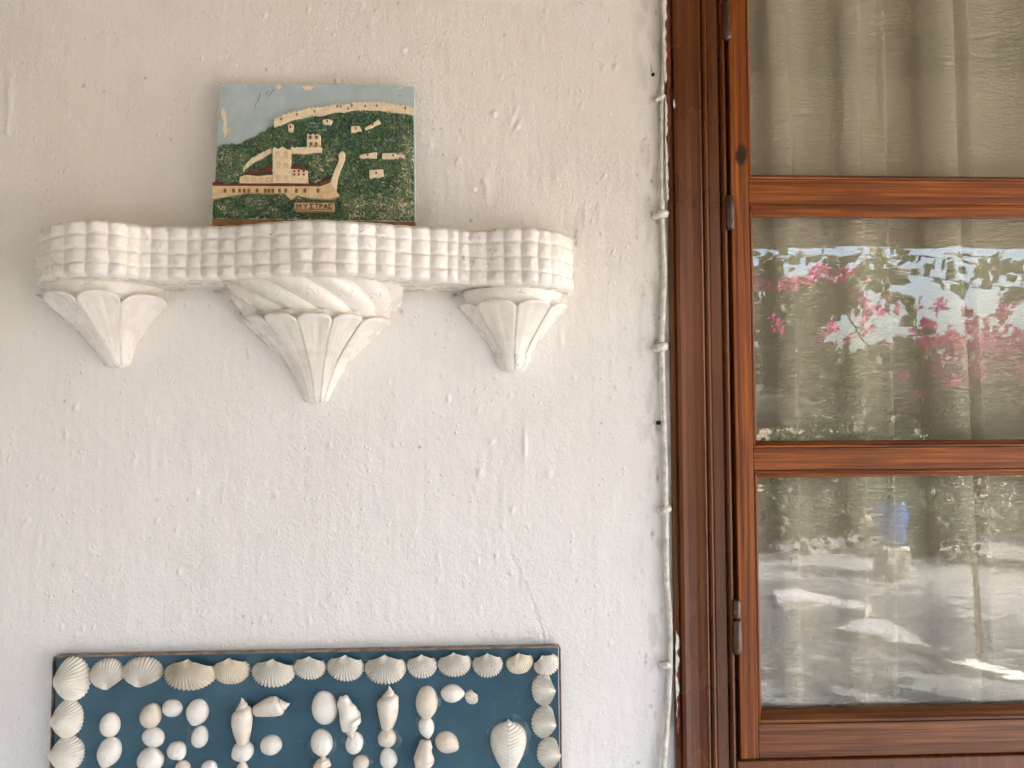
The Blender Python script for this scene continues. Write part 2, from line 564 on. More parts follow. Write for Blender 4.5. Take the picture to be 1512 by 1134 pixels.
bump_at(12, 150, 0.004, 0.03, 0.0016); bump_at(9, 190, 0.003, 0.01, 0.0016); bump_at(828, 500, 0.003, 0.012, 0.0018)
bump_at(662, 588, 0.002, 0.004, 0.0018); bump_at(864, 320, 0.002, 0.014, 0.0012); bump_at(885, 310, 0.002, 0.014, 0.0011)
# diagonal crease near the window
for k in range(40):
    f = k / 39
    bump_at(757 + 52 * f + 6 * math.sin(f * 3), 815 + 140 * f, 0.0018, 0.0050, 0.00012 * (0.4 + random.random()), 0.35)
    bump_at(753 + 52 * f + 6 * math.sin(f * 3), 817 + 140 * f, 0.0018, 0.0050, -0.00020 * (0.4 + random.random()), 0.35)
# a second coat of whitewash ends along a vertical line near the window
e = P(878, 700).x
H += 0.0004 * smooth01(e - 0.004 + 0.0008 * vnoise(Z * 60, Z * 0, 5), e + 0.002 + 0.0008 * vnoise(Z * 60, Z * 0, 5), X) * smooth01(P(500, 980).z, P(500, 930).z, Z) * smooth01(P(500, 520).z, P(500, 640).z, Z)
# plaster thickens in a soft fillet around the shelf
H -= 0.002
bor = np.minimum.reduce([(X - gx0) / 0.02, (gx1 - X) / 0.004 + 1, (Z - gz0) / 0.02, (gz1 - Z) / 0.02])
H = H * np.clip(bor, 0, 1)
V = np.stack([X, -H, Z], -1).reshape(-1, 3)
F = grid_faces(nx, nz)
wm = MB()
TH = 0.28
XL, XR, ZB, ZT = -3.95, XEND - 0.1, -0.02, ROOFZ + 0.02
def quad(a, b, c, d): wm.add([a, b, c, d], [(0, 1, 2, 3)])
def rect(x0, x1, z0, z1, y, flip=False):
    q = [(x0, y, z0), (x1, y, z0), (x1, y, z1), (x0, y, z1)]
    wm.add(q, [(3, 2, 1, 0) if flip else (0, 1, 2, 3)])
rect(XL, gx0, ZB, ZT, 0); rect(gx0, gx1, ZB, gz0, 0); rect(gx0, gx1, gz1, ZT, 0)
rect(WX0, WX1, ZB, WZ0, 0); rect(WX0, WX1, WZ1, ZT, 0); rect(WX1, XR, ZB, ZT, 0)
for r_ in ((XL, WX0, ZB, ZT), (WX0, WX1, ZB, WZ0), (WX0, WX1, WZ1, ZT), (WX1, XR, ZB, ZT)): rect(*r_, TH, True)
quad((WX0, 0, WZ0), (WX0, 0, WZ1), (WX0, TH, WZ1), (WX0, TH, WZ0)); quad((WX1, 0, WZ1), (WX1, 0, WZ0), (WX1, TH, WZ0), (WX1, TH, WZ1))
quad((WX0, 0, WZ0), (WX0, TH, WZ0), (WX1, TH, WZ0), (WX1, 0, WZ0)); quad((WX0, TH, WZ1), (WX0, 0, WZ1), (WX1, 0, WZ1), (WX1, TH, WZ1))
nv = len(V)
allV = np.vstack([V, np.array(wm.v)])
allF = np.vstack([F, np.array(wm.f) + nv])
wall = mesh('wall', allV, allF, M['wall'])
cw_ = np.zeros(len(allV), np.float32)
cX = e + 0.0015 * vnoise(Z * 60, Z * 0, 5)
coat_light_amt = smooth01(-0.004, 0.004, X - cX) * smooth01(P(500, 300).z, P(500, 560).z, Z) * 0.6
coat_light_amt = np.maximum(coat_light_amt, 0.55 * smooth01(P(500, 300).z, P(500, 720).z, Z + 0.05 * fbm(X * 6, Z * 6, 88, 3)))  # lower wall whitened in the colour to stand for brighter light there
cw_[:nv] = coat_light_amt.reshape(-1)
wall.data.attributes.new('coat_and_light', 'FLOAT', 'POINT').data.foreach_set('value', cw_)
gr = np.zeros_like(X)
rg = np.random.default_rng(17)
spots = [(968, 140, 5, 9), (966, 316, 7, 8), (970, 330, 4, 8), (969, 505, 5, 9), (972, 628, 6, 10), (971, 702, 3, 9), (977, 900, 3, 12), (976, 985, 5, 9), (968, 420, 2.5, 20), (72, 440, 4, 12), (82, 432, 6, 4), (90, 428, 5, 3), (262, 428, 9, 2.5), (318, 430, 10, 3), (342, 445, 4, 9), (352, 462, 6, 4), (364, 470, 7, 3), (612, 428, 14, 2.5), (672, 436, 5, 6), (682, 428, 9, 2.5), (850, 350, 2.5, 22), (846, 410, 3, 14), (592, 462, 3, 6)]
spots += [(rg.uniform(940, 980), rg.uniform(0, 1130), rg.uniform(1, 2.5), rg.uniform(2, 10)) for _ in range(28)] + [(rg.uniform(40, 900), rg.uniform(0, 950), rg.uniform(1.0, 2.0), rg.uniform(1.0, 3.0)) for _ in range(55)]
for (px, py, rx, rz) in spots:
    c_ = P(px, py); u_ = (X - c_.x) / (rx * U); w_ = (Z - c_.z) / (rz * U)
    gr = np.maximum(gr, np.exp(-(u_ * u_ + w_ * w_)) * rg.uniform(0.45, 0.9))
gr *= np.clip(0.55 + 1.1 * fbm(X * 330, Z * 260, 121, 2), 0, 1)
# brushed-out smudges beside the window frame
gr = np.maximum(gr, 0.30 * smooth01(P(925, 567).x, P(985, 567).x, X) * smooth01(0.05, 0.5, fbm(X * 90, Z * 30, 131, 3)))
gw_ = np.zeros(len(allV), np.float32); gw_[:nv] = gr.reshape(-1)
wall.data.attributes.new('grime', 'FLOAT', 'POINT').data.foreach_set('value', gw_)
tag(wall, 'uneven whitewashed plaster wall behind the shelf', 'wall')

# ------------------------------------------------------------------ window
def wx(px): return P(px, 567).x
def wz(py): return P(1250, py).z


win = empty('casement_window', (WX0, 0.03, WZ0))
tag(win, 'stained pine casement window in brown painted frame beside plaster wall', 'window')
frame = empty('frame', (0, 0, 0), win)


def vprism(name, prof, z0, z1, mat, parent, nz_=2, bevel=0.0):
    """prof: list of (x, y) counter-clockwise seen from above; extruded from z0 to z1"""
    n = len(prof); v = []; f = []
    for k in range(nz_):
        z = z0 + (z1 - z0) * k / (nz_ - 1)
        v += [(x, y, z) for x, y in prof]
    for k in range(nz_ - 1):
        for i in range(n):
            j = (i + 1) % n
            f.append((k * n + i, k * n + j, (k + 1) * n + j, (k + 1) * n + i))
    f.append(tuple(range(n - 1, -1, -1))); f.append(tuple((nz_ - 1) * n + i for i in range(n)))
    m = MB(); m.add(v, f)
    return m.build(name, mat, parent, bevel=bevel)


zb, zt = WZ0 - 0.03, WZ1 + 0.03
FR = 2440                                       # right-hand end of the frame, mirrored
def mirror_x(x): return wx(990) + wx(FR) - x


def jamb(flip):
    fx = (lambda px: mirror_x(wx(px))) if flip else wx
    def pr(pts):
        q = [(fx(a), -b) for a, b in pts]
        # front runs left->right then back; make counter-clockwise
        return q if not flip else q[::-1]
    # narrow outer strip against the plaster
    vprism('edge_strip', pr([(989.5, 0.0045), (996.2, 0.0060), (996.2, -0.02), (989.5, -0.02)]), zb, zt, M['brown'], frame, bevel=0.0008)
    # broad casing board with a shallow hollow
    prof = [(996.5, 0.0030), (998.5, 0.0098), (1003, 0.0105), (1010, 0.0094), (1022, 0.0088), (1031, 0.0094), (1036, 0.0102), (1038.5, 0.0088), (1039.2, 0.0035), (1039.2, -0.05), (996.5, -0.05)]
    vprism('casing', pr(prof), zb, zt, M['brown'], frame)
    # half-round bead
    b = [(1039.6 + 4.6 - 4.6 * math.cos(a), 0.0040 + 0.0062 * math.sin(a)) for a in np.linspace(0, math.pi, 9)]
    vprism('bead_moulding', pr(b + [(1048.8, -0.05), (1039.6, -0.05)]), zb, zt, M['brown'], frame)
    # recessed flat
    vprism('jamb', pr([(1049.0, 0.0008), (1050.5, 0.0030), (1066, 0.0026), (1068, 0.001), (1068, -0.06), (1049.0, -0.06)]), zb, zt, M['brown'], frame, bevel=0.0006)
    # stop bead next to the sash
    b = [(1068.4 + 3.9 - 3.9 * math.cos(a), 0.0022 + 0.0048 * math.sin(a)) for a in np.linspace(0, math.pi, 9)]
    vprism('stop_bead', pr(b + [(1076.2, -0.06), (1068.4, -0.06)]), zb, zt, M['brown'], frame)
    vprism('rebate', pr([(1076.4, -0.0085), (1083, -0.0085), (1083, -0.06), (1076.4, -0.06)]), zb, zt, M['dark'] if False else M['brown'], frame)


jamb(False); jamb(True)
xl, xr = wx(1076.5), mirror_x(wx(1076.5))
box('sill_rail', xl, xr, -0.0062, 0.06, WZ0 - 0.03, wz(1117.4), M['brown'], frame, bevel=0.0015)
box('head_rail', xl, xr, -0.0062, 0.06, wz(-166), WZ1 + 0.03, M['brown'], frame, bevel=0.0015)

PANES = [(-95, 256), (317, 650.5), (705, 1051)]
BEADS = [(-103, 265.5), (302, 660.5), (693.5, 1066)]
STY = -0.0022                                    # front of stiles


def sash(x_of):
    s = empty('sash', (0, 0, 0), win)
    ztop, zbot = wz(-162), wz(1117)
    GL, GR = 1119.0, 1722.0
    for a, b in ((1083.6, 1109.6), (GR + 9.4, GR + 35.4)):
        x0, x1 = sorted((x_of(a), x_of(b)))
        box('stile', x0, x1, STY, 0.034, zbot, ztop, M['stile'], s, bevel=0.0012)
    x0, x1 = sorted((x_of(1109.8), x_of(GR + 9.2)))
    for k, (a, b) in enumerate(((-161, -103.3), (265.8, 301.7), (660.8, 693.2), (1066.4, 1116.5))):
        box('rail', x0, x1, STY + 0.0008, 0.033, wz(b), wz(a), M['rail_worn'] if k == 3 else M['rail'], s, bevel=0.0012)
    for (p0, p1), (b0, b1) in zip(PANES, BEADS):
        ox0, ox1 = x0 + 0.0002, x1 - 0.0002
        ix0, ix1 = sorted((x_of(GL), x_of(GR)))
        oz0, oz1 = wz(b1) + 0.0002, wz(b0) - 0.0002
        iz0, iz1 = wz(p1), wz(p0)
        yo, ym, yi, yb = -0.0006, -0.0014, 0.0085, 0.016
        def bead(o0, o1, i0, i1, mat):
            # outer edge o0->o1, inner edge i0->i1 (x,z); a sloped glazing bead with mitred ends
            m = MB()
            q = 0.30
            m0 = tuple(o0[k] * (1 - q) + i0[k] * q for k in (0, 1)); m1 = tuple(o1[k] * (1 - q) + i1[k] * q for k in (0, 1))
            v = [(o0[0], yo, o0[1]), (o1[0], yo, o1[1]), (m1[0], ym, m1[1]), (m0[0], ym, m0[1]),
                 (i1[0], yi, i1[1]), (i0[0], yi, i0[1]), (i1[0], yb, i1[1]), (i0[0], yb, i0[1]), (o1[0], yb, o1[1]), (o0[0], yb, o0[1])]
            m.add(v, [(0, 1, 2, 3), (3, 2, 4, 5), (5, 4, 6, 7), (7, 6, 8, 9), (9, 8, 1, 0), (0, 3, 5, 7, 9), (1, 8, 6, 4, 2)])
            ob = m.build('glazing_bead', mat, s, bevel=0.0005)
            return ob
        g = 0.00025
        worn = M['rail_worn'] if p0 == 705 else M['rail']
        bead((ox0 + g, oz0), (ox1 - g, oz0), (ix0 + g, iz0), (ix1 - g, iz0), worn)
        bead((ox1 - g, oz1), (ox0 + g, oz1), (ix1 - g, iz1), (ix0 + g, iz1), M['rail'])
        bead((ox0, oz1 - g), (ox0, oz0 + g), (ix0, iz1 - g), (ix0, iz0 + g), M['stile'])
        bead((ox1, oz0 + g), (ox1, oz1 - g), (ix1, iz0 + g), (ix1, iz1 - g), M['stile'])
        box('pane', ix0 - 0.004, ix1 + 0.004, 0.0165, 0.0195, iz0 - 0.004, iz1 + 0.004, M['glass'], s)
    # back stop behind the glass so the pane sits in wood
    return s


main_sash = sash(wx)
sash(lambda px: mirror_x(wx(px)))
mx = 0.5 * (wx(990) + wx(FR))

kn = P(1094, 228, 0.0022)
kt = NT('stained_pine_with_knot')
for st_ob in main_sash.children:
    if st_ob.name.startswith('stile') and st_ob.location.x + WX0 < wx(1200):
        kt.m = mat_wood(2, 'stained_pine_with_knot')
        nt = kt.m.node_tree; b_ = nt.nodes['Principled BSDF']
        kt.n, kt.l = nt.nodes, nt.links
        kt.tc = nt.nodes.new('ShaderNodeTexCoord')
        geo = nt.nodes.new('ShaderNodeNewGeometry')
        sub = nt.nodes.new('ShaderNodeVectorMath'); sub.operation = 'SUBTRACT'; sub.inputs[1].default_value = tuple(kn)
        mul = nt.nodes.new('ShaderNodeVectorMath'); mul.operation = 'MULTIPLY'; mul.inputs[1].default_value = (1 / (11 * U), 0.0, 1 / (19 * U))
        ln = nt.nodes.new('ShaderNodeVectorMath'); ln.operation = 'LENGTH'
        kt.lk(geo.outputs['Position'], sub.inputs[0]); kt.lk(sub.outputs[0], mul.inputs[0]); kt.lk(mul.outputs[0], ln.inputs[0])
        dd = kt.math('ADD', ln.outputs['Value'], kt.math('MULTIPLY', kt.math('SUBTRACT', kt.noise(90, 3, 0.6), 0.5), 1.1))
        src = b_.inputs['Base Color'].links[0].from_socket
        c = kt.mix(kt.ramp(dd, [(0.55, 0.92), (1.1, 0.0)]), src, (0.022, 0.008, 0.004, 1))
        kt.lk(c, b_.inputs['Base Color'])
        st_ob.data.materials[0] = kt.m
# the painted iron hinges
for (y0, y1, seam) in ((-26, 66, 10), (292, 342, None), (881, 961, 909)):
    h = empty('hinge', (0, 0, 0), win)
    hx = wx(1079.2)
    za, zb_ = wz(y1), wz(y0)
    def knuckle(name, a, b, r):
        n = 7
        pth = [(hx, -0.0056, a + (b - a) * t) for t in (0, 0.03, 0.08, 0.3, 0.6, 0.92, 0.97, 1)]
        rad = [r * k for k in (0.55, 0.85, 1, 1, 1, 1, 0.85, 0.55)]
        v, f = tube(pth, rad, 14)
        m = MB(); m.add(v, f)
        return m.build(name, M['hinge'], h, smooth=True)
    if seam:
        zs = wz(seam)
        knuckle('knuckle', za, zs - 0.0004, 0.0062); knuckle('knuckle', zs + 0.0004, zb_, 0.0054)
    else:
        knuckle('knuckle', za, zb_, 0.0058)
    box('leaf_plate', wx(1071.5), wx(1078), -0.0040, 0.0, za + 0.004, zb_ - 0.004, M['hinge'], h, bevel=0.0006)

# ragged old paint along the outer edge of the frame
def ragged_strip(name, y0, y1, xl_, xr_, out, mat, parent, seed, amp=2.5, thick=0.0012):
    n = int(abs(y1 - y0) / 3) + 2
    v = []
    for i in range(n):
        py = y0 + (y1 - y0) * i / (n - 1)
        z = wz(py)
        env = math.sin(math.pi * i / (n - 1)) ** 0.35
        a = xl_ + amp * 0.5 * float(fbm(np.array(py * 0.06), np.array(seed * 3.1), seed, 3)) + (1 - env) * (xr_ - xl_) * 0.4
        b = xr_ + amp * 1.6 * float(fbm(np.array(py * 0.09), np.array(seed * 7.7), seed + 5, 3)) - (1 - env) * (xr_ - xl_) * 0.5
        if b < a + 0.6: b = a + 0.6
        A, B = wx(a), wx(b)
        v += [(A, -out + thick, z), (A, -out, z), (B, -out - 0.0002, z), (B, -out + thick, z)]
    f = []
    for i in range(n - 1):
        for k in range(3):
            f.append((i * 4 + k, i * 4 + k + 1, i * 4 + 5 + k, i * 4 + 4 + k))
    f.append((0, 3, 2, 1)); e_ = 4 * (n - 1); f.append((e_, e_ + 1, e_ + 2, e_ + 3))
    return mesh(name, v, f, mat, parent, smooth=False)


ragged_strip('red_paint_streak', -20, 240, 988.5, 993.2, 0.0072, M['red_paint'], frame, 3, 2.2)
ragged_strip('red_paint_streak', 960, 1075, 990, 993.5, 0.0072, M['red_paint'], frame, 8, 2.0)
ragged_strip('white_paint_crust', -20, 130, 984.0, 988.5, 0.0080, M['white_paint'], frame, 21, 2.4)
ragged_strip('white_paint_crust', 150, 300, 985.0, 988.0, 0.0078, M['white_paint'], frame, 22, 2.0)
ragged_strip('white_paint_crust', 925, 1050, 989.5, 993.0, 0.0082, M['white_paint'], frame, 23, 3.0)
ragged_strip('white_paint_crust', 155, 168, 996.5, 999.0, 0.0110, M['white_paint'], frame, 24, 1.0)

# ------------------------------------------------------------------ cable along the frame
cab = empty('electric_cable', tuple(P(981, 1134, 0.004)))
tag(cab, 'paint-covered white cable clipped along the edge of the window frame', 'cable')
cp = [(976, -60), (978, 0), (980, 60), (979, 110), (977.5, 150), (977, 230), (977.5, 318), (981, 400), (979.5, 450), (977.5, 513), (980, 600), (982.5, 690), (983.5, 752), (984.5, 850), (989, 905), (990, 960), (988.5, 1010), (985, 1070), (980, 1134), (977, 1210)]
cc = catmull(cp, 10)
cr_ = [max(2.0, 3.8 + 0.7 * float(fbm(np.array(p[1] * 0.03), np.array(1.5), 4, 3)) - (1.3 if p[1] < 300 else 0)) * U for p in cc]
path = [P(p[0], p[1], 0.0042) for p in cc]
v, f = tube(path, cr_, 12)
mm = MB(); mm.add(v, f); mm.build('sheath', M['white_paint'], cab, smooth=True)
for (px, py, s, w) in ((977, 146, 0.8, 15), (976.5, 318, 1.1, 22), (975.5, 513, 1.1, 22), (982, 752, 1.0, 19), (984, 980, 0.9, 17)):
    # a saddle clip: a lumpy strap over the cable with the nail head at its side
    c = P(px, py, 0.0)
    n1, n2 = 18, 7
    vv = []
    for i in range(n1):
        a = math.pi * i / (n1 - 1)
        for j in range(n2):
            b = -1 + 2 * j / (n2 - 1)
            rr = (1 - 0.30 * b * b) * (1 + 0.08 * math.sin(i * 2.1 + j * 1.3 + px))
            vv.append((c.x - 0.001 + w * 0.5 * U * math.cos(a) * rr, -0.0095 * s * math.sin(a) * rr + 0.001, c.z + b * 4.6 * U * s + 0.0012 * math.cos(a)))
    cl = mesh('clip', vv, grid_faces(n1, n2), M['white_paint'], cab)
    so = cl.modifiers.new('thick', 'SOLIDIFY'); so.thickness = 0.0015; so.offset = -1
    nh = P(px - w * 0.42, py + 1, 0.004)
    v, f = tube([(nh.x, 0.004, nh.z), (nh.x, -0.0045, nh.z), (nh.x, -0.0058, nh.z)], [0.0016, 0.0026, 0.0014], 10)
    q = MB(); q.add(v, f); q.build('nail', M['white_paint'], cl, smooth=True)
# rusty nail holes left beside the cable
for (px, py, r) in ((964, 110, 2.4), (972, 624, 3.4)):
    c = P(px, py, 0)
    v, f = tube([(c.x, 0.006, c.z), (c.x + 0.0004, -0.0012, c.z), (c.x + 0.0008, -0.0022, c.z - 0.0006)], [r * U, r * U, r * U * 0.5], 9)
    q = MB(); q.add(v, f); o = q.build('rusty_nail', M['dark'], None, smooth=True)
    tag(o, {110: 'small rusty nail high on the wall beside the cable', 624: 'larger dark nail in the wall between two cable clips'}[py], 'nail')

# ------------------------------------------------------------------ curtain
cur_ctrl = [(1060, 0.0), (1090, 0.1), (1120, 0.3), (1140, 0.85), (1160, 1.0), (1168, 0.75), (1174, 0.25), (1200, 0.05), (1228, 0.35), (1246, 0.9), (1266, 1.0), (1274, 0.55), (1295, 0.5), (1309, 0.62), (1313, 0.1), (1318, -0.6), (1338, -0.7), (1360, -0.45), (1367, 0.35), (1388, 0.95), (1408, 1.0), (1414, 0.5), (1420, 0.15), (1437, 0.5), (1447, 0.15), (1480, -0.1), (1512, 0.15), (1545, 0.8), (1565, 0.95), (1575, 0.3), (1610, 0.0), (1640, 0.75), (1662, 0.9), (1672, 0.2), (1710, 0.0), (1742, 0.8), (1760, 0.2), (1790, 0.0)]
ck = np.array(cur_ctrl)
cd = catmull(ck, 12)
Ycur = 0.062


def curtain(name, pxs, deps, label, z0, z1, shift=0.0, flip=False):
    nzc = 330
    zz = np.linspace(z0, z1, nzc)
    XX = np.array([P(p, 567, -Ycur).x for p in pxs])
    if flip: XX = (wx(990) + wx(FR)) - XX
    D = np.array(deps)
    Xg = XX[:, None] + 0.0035 * vnoise(zz[None, :] * 2.3 + 3, XX[:, None] * 3, 71) + (0.010 * (1.9 - zz[None, :]) * np.sin(XX[:, None] * 23))
    Yg = Ycur - 0.020 * D[:, None] * (1 + 0.25 * vnoise(zz[None, :] * 3.1, XX[:, None] * 12, 72)) + 0.0
    Zg = np.repeat(zz[None, :], len(XX), 0)
    low = smooth01(1.85, 1.35, Zg)
    cr = fbm(Xg * 55, Zg * 260 + 6 * np.sin(Xg * 60), 73, 3)
    cr2 = fbm(Xg * 190, Zg * 420, 77, 2)
    Yg = Yg - 0.0015 * (1 - np.abs(cr)) * (0.5 + 0.9 * low) - 0.0011 * cr2 * low
    V_ = np.stack([Xg, Yg, Zg], -1).reshape(-1, 3)
    o = mesh(name, V_, grid_faces(len(XX), nzc), M['curtain'])
    tag(o, label, 'curtain')
    return o


curtain('curtain', cd[:, 0], cd[:, 1], 'crinkled beige voile curtain hanging behind the window panes', WZ0 - 0.05, WZ1 + 0.06)
rodp = empty('curtain_rod', (mx, Ycur, WZ1 + 0.05)); tag(rodp, 'thin rod carrying the voile behind the window head', 'rod')
v, f = tube([(wx(1020), Ycur, WZ1 + 0.06), (wx(2450), Ycur, WZ1 + 0.06)], 0.008, 10)
q = MB(); q.add(v, f); q.build('pole', M['hinge'], rodp, smooth=True)
curtain('curtain', cd[:, 0], cd[:, 1], 'second voile panel drawn across the far casement', WZ0 - 0.05, WZ1 + 0.06, flip=True)

# ------------------------------------------------------------------ shelf
ctl = [(58.5, -0.006), (58.5, 0.012), (60, 0.035), (66, 0.058), (80, 0.077), (105, 0.089), (140, 0.092), (172, 0.088), (196, 0.077), (216, 0.069), (250, 0.066), (300, 0.069), (350, 0.077), (400, 0.088), (445, 0.096), (480, 0.098), (515, 0.096), (560, 0.087), (610, 0.076), (655, 0.068), (690, 0.063), (718, 0.064), (750, 0.071), (785, 0.073), (812, 0.066), (832, 0.050), (842, 0.030), (844, 0.010), (844, -0.006)]
cc = catmull(ctl, 16)
# arc length of the front line in plan
pl = np.array([[P(p[0], 370, p[1]).x, -p[1]] for p in cc])
al = np.concatenate([[0], np.cumsum(np.hypot(*np.diff(pl, axis=0).T))])
NS = 900
sv = np.linspace(0, al[-1], NS)
fx_ = np.interp(sv, al, pl[:, 0]); fy_ = np.interp(sv, al, pl[:, 1]); fpx = np.interp(sv, al, cc[:, 0])
tx = np.gradient(fx_); ty = np.gradient(fy_); tl_ = np.hypot(tx, ty); nxn, nyn = ty / tl_, -tx / tl_   # outward
cols_px = [94, 125, 159, 188, 206, 222, 247, 275, 296, 321, 346, 372, 399, 428.5, 461, 496, 529, 555, 583, 608, 635, 661, 677, 693, 718, 743, 770, 795, 815, 831]
# boundaries in arc length (front line px is monotonic there)
mono = np.maximum.accumulate(np.where((fpx > 59) & (fpx < 843.5), fpx, np.where(sv < al[-1] / 2, 58.5, 844)))
cb = [0.0] + [float(np.interp(58.9, mono + np.arange(NS) * 1e-9, sv)) * 0.5 + 0.02] + [float(np.interp(p, mono + np.arange(NS) * 1e-9, sv)) for p in [74] + cols_px] + [al[-1] - 0.014, al[-1]]
cb = np.array(sorted(cb))
ZTOP = CAMZ + 0.2103; ZBOT = CAMZ + 0.1510
rows = [0.0, 0.255, 0.51, 0.76, 1.0]
NZR = 56
tv = np.linspace(0, 1, NZR)
ci = np.clip(np.searchsorted(cb, sv, side='right') - 1, 0, len(cb) - 2)
cf = (sv - cb[ci]) / (cb[ci + 1] - cb[ci])
ri = np.clip(np.searchsorted(rows, tv, side='right') - 1, 0, 3)
rw_ = np.array(rows); rf = (tv - rw_[ri]) / (rw_[ri + 1] - rw_[ri])
jit = rng.uniform(-1, 1, (len(cb), 4, 4))
SS, TT = np.meshgrid(sv, tv, indexing='ij')
sw_ = SS + 0.0010 * fbm(SS * 40, TT * 4, 97, 2); tw_ = np.clip(TT + 0.018 * fbm(SS * 55, TT * 3, 98, 2), 0, 1)
ci2 = np.clip(np.searchsorted(cb, sw_, side='right') - 1, 0, len(cb) - 2); ri2 = np.clip(np.searchsorted(rows, tw_, side='right') - 1, 0, 3)
CF = np.clip((sw_ - cb[ci2]) / (cb[ci2 + 1] - cb[ci2]), 0, 1); RF = np.clip((tw_ - rw_[ri2]) / (rw_[ri2 + 1] - rw_[ri2]), 0, 1)
J = jit[ci2, ri2]
pa = np.sin(np.pi * np.clip(CF, 0, 1)) ** 0.9
pb = 1 - np.exp(-(np.minimum(RF, 1 - RF) / 0.11) ** 2)
wcol = cb[ci2 + 1] - cb[ci2]
A_ = np.clip(0.0047 * (1 + 0.18 * J[..., 0]) * np.clip(wcol / 0.022, 0.45, 1.15), 0, 1)
off = A_ * (0.80 * pa * (0.40 + 0.60 * pb) + 0.12 * pb) + A_ * 0.22 * (CF - 0.5) * J[..., 1] * pa
off = off + 0.0007 * fbm(SS * 70, TT * 5, 91, 3) + 0.0004 * fbm(SS * 260, TT * 17, 95, 2) - 0.002
edge = np.minimum(TT, 1 - TT)
off = off - 0.0035 * (1 - smooth01(0, 0.10, edge)) ** 2
droop = -0.006 * smooth01(560, 845, fpx)
tz = 0.0008 * vnoise(sv * 26, sv * 0, 93) + 0.0004 * (1 - np.abs(2 * cf - 1) ** 3) - 0.0005
thick = (ZTOP - ZBOT)
Zs = ZTOP + droop[:, None] * TT + tz[:, None] * (1 - TT) - thick * TT
Xs = fx_[:, None] + nxn[:, None] * off; Ys = fy_[:, None] + nyn[:, None] * off
shelf = empty('plaster_shelf', (P(450, 410).x, 0.0, ZBOT))
tag(shelf, 'white painted plaster wall shelf with waffle front and three fan-shaped brackets', 'shelf')
front = np.stack([Xs, Ys, Zs], -1)              # NS x NZR
# close the top and bottom towards the wall: rows running back from the rim
def rim(k, frac, dz):
    r = front[:, k].copy()
    r[:, 1] = front[:, k, 1] * (1 - frac) + 0.006 * frac
    cx = 0.5 * (front[:, k, 0].min() + front[:, k, 0].max())
    r[:, 0] = cx + (front[:, k, 0] - cx) * (1 - 0.02 * frac)
    r[:, 2] = front[:, k, 2] + dz
    return r
top_rows = [rim(0, f_, 0.0) for f_ in (1.0, 0.6, 0.2, 0.05)]
bot_rows = [rim(NZR - 1, f_, 0.0004 * (f_ > 0.1)) for f_ in (0.03, 0.1, 0.4, 1.0)]
full = np.stack(top_rows + [front[:, k] for k in range(NZR)] + bot_rows, 1)
sl = mesh('slab', full.reshape(-1, 3), grid_faces(NS, full.shape[1])[:, ::-1], M['shelf'], shelf)

pet_col = M['shelf']


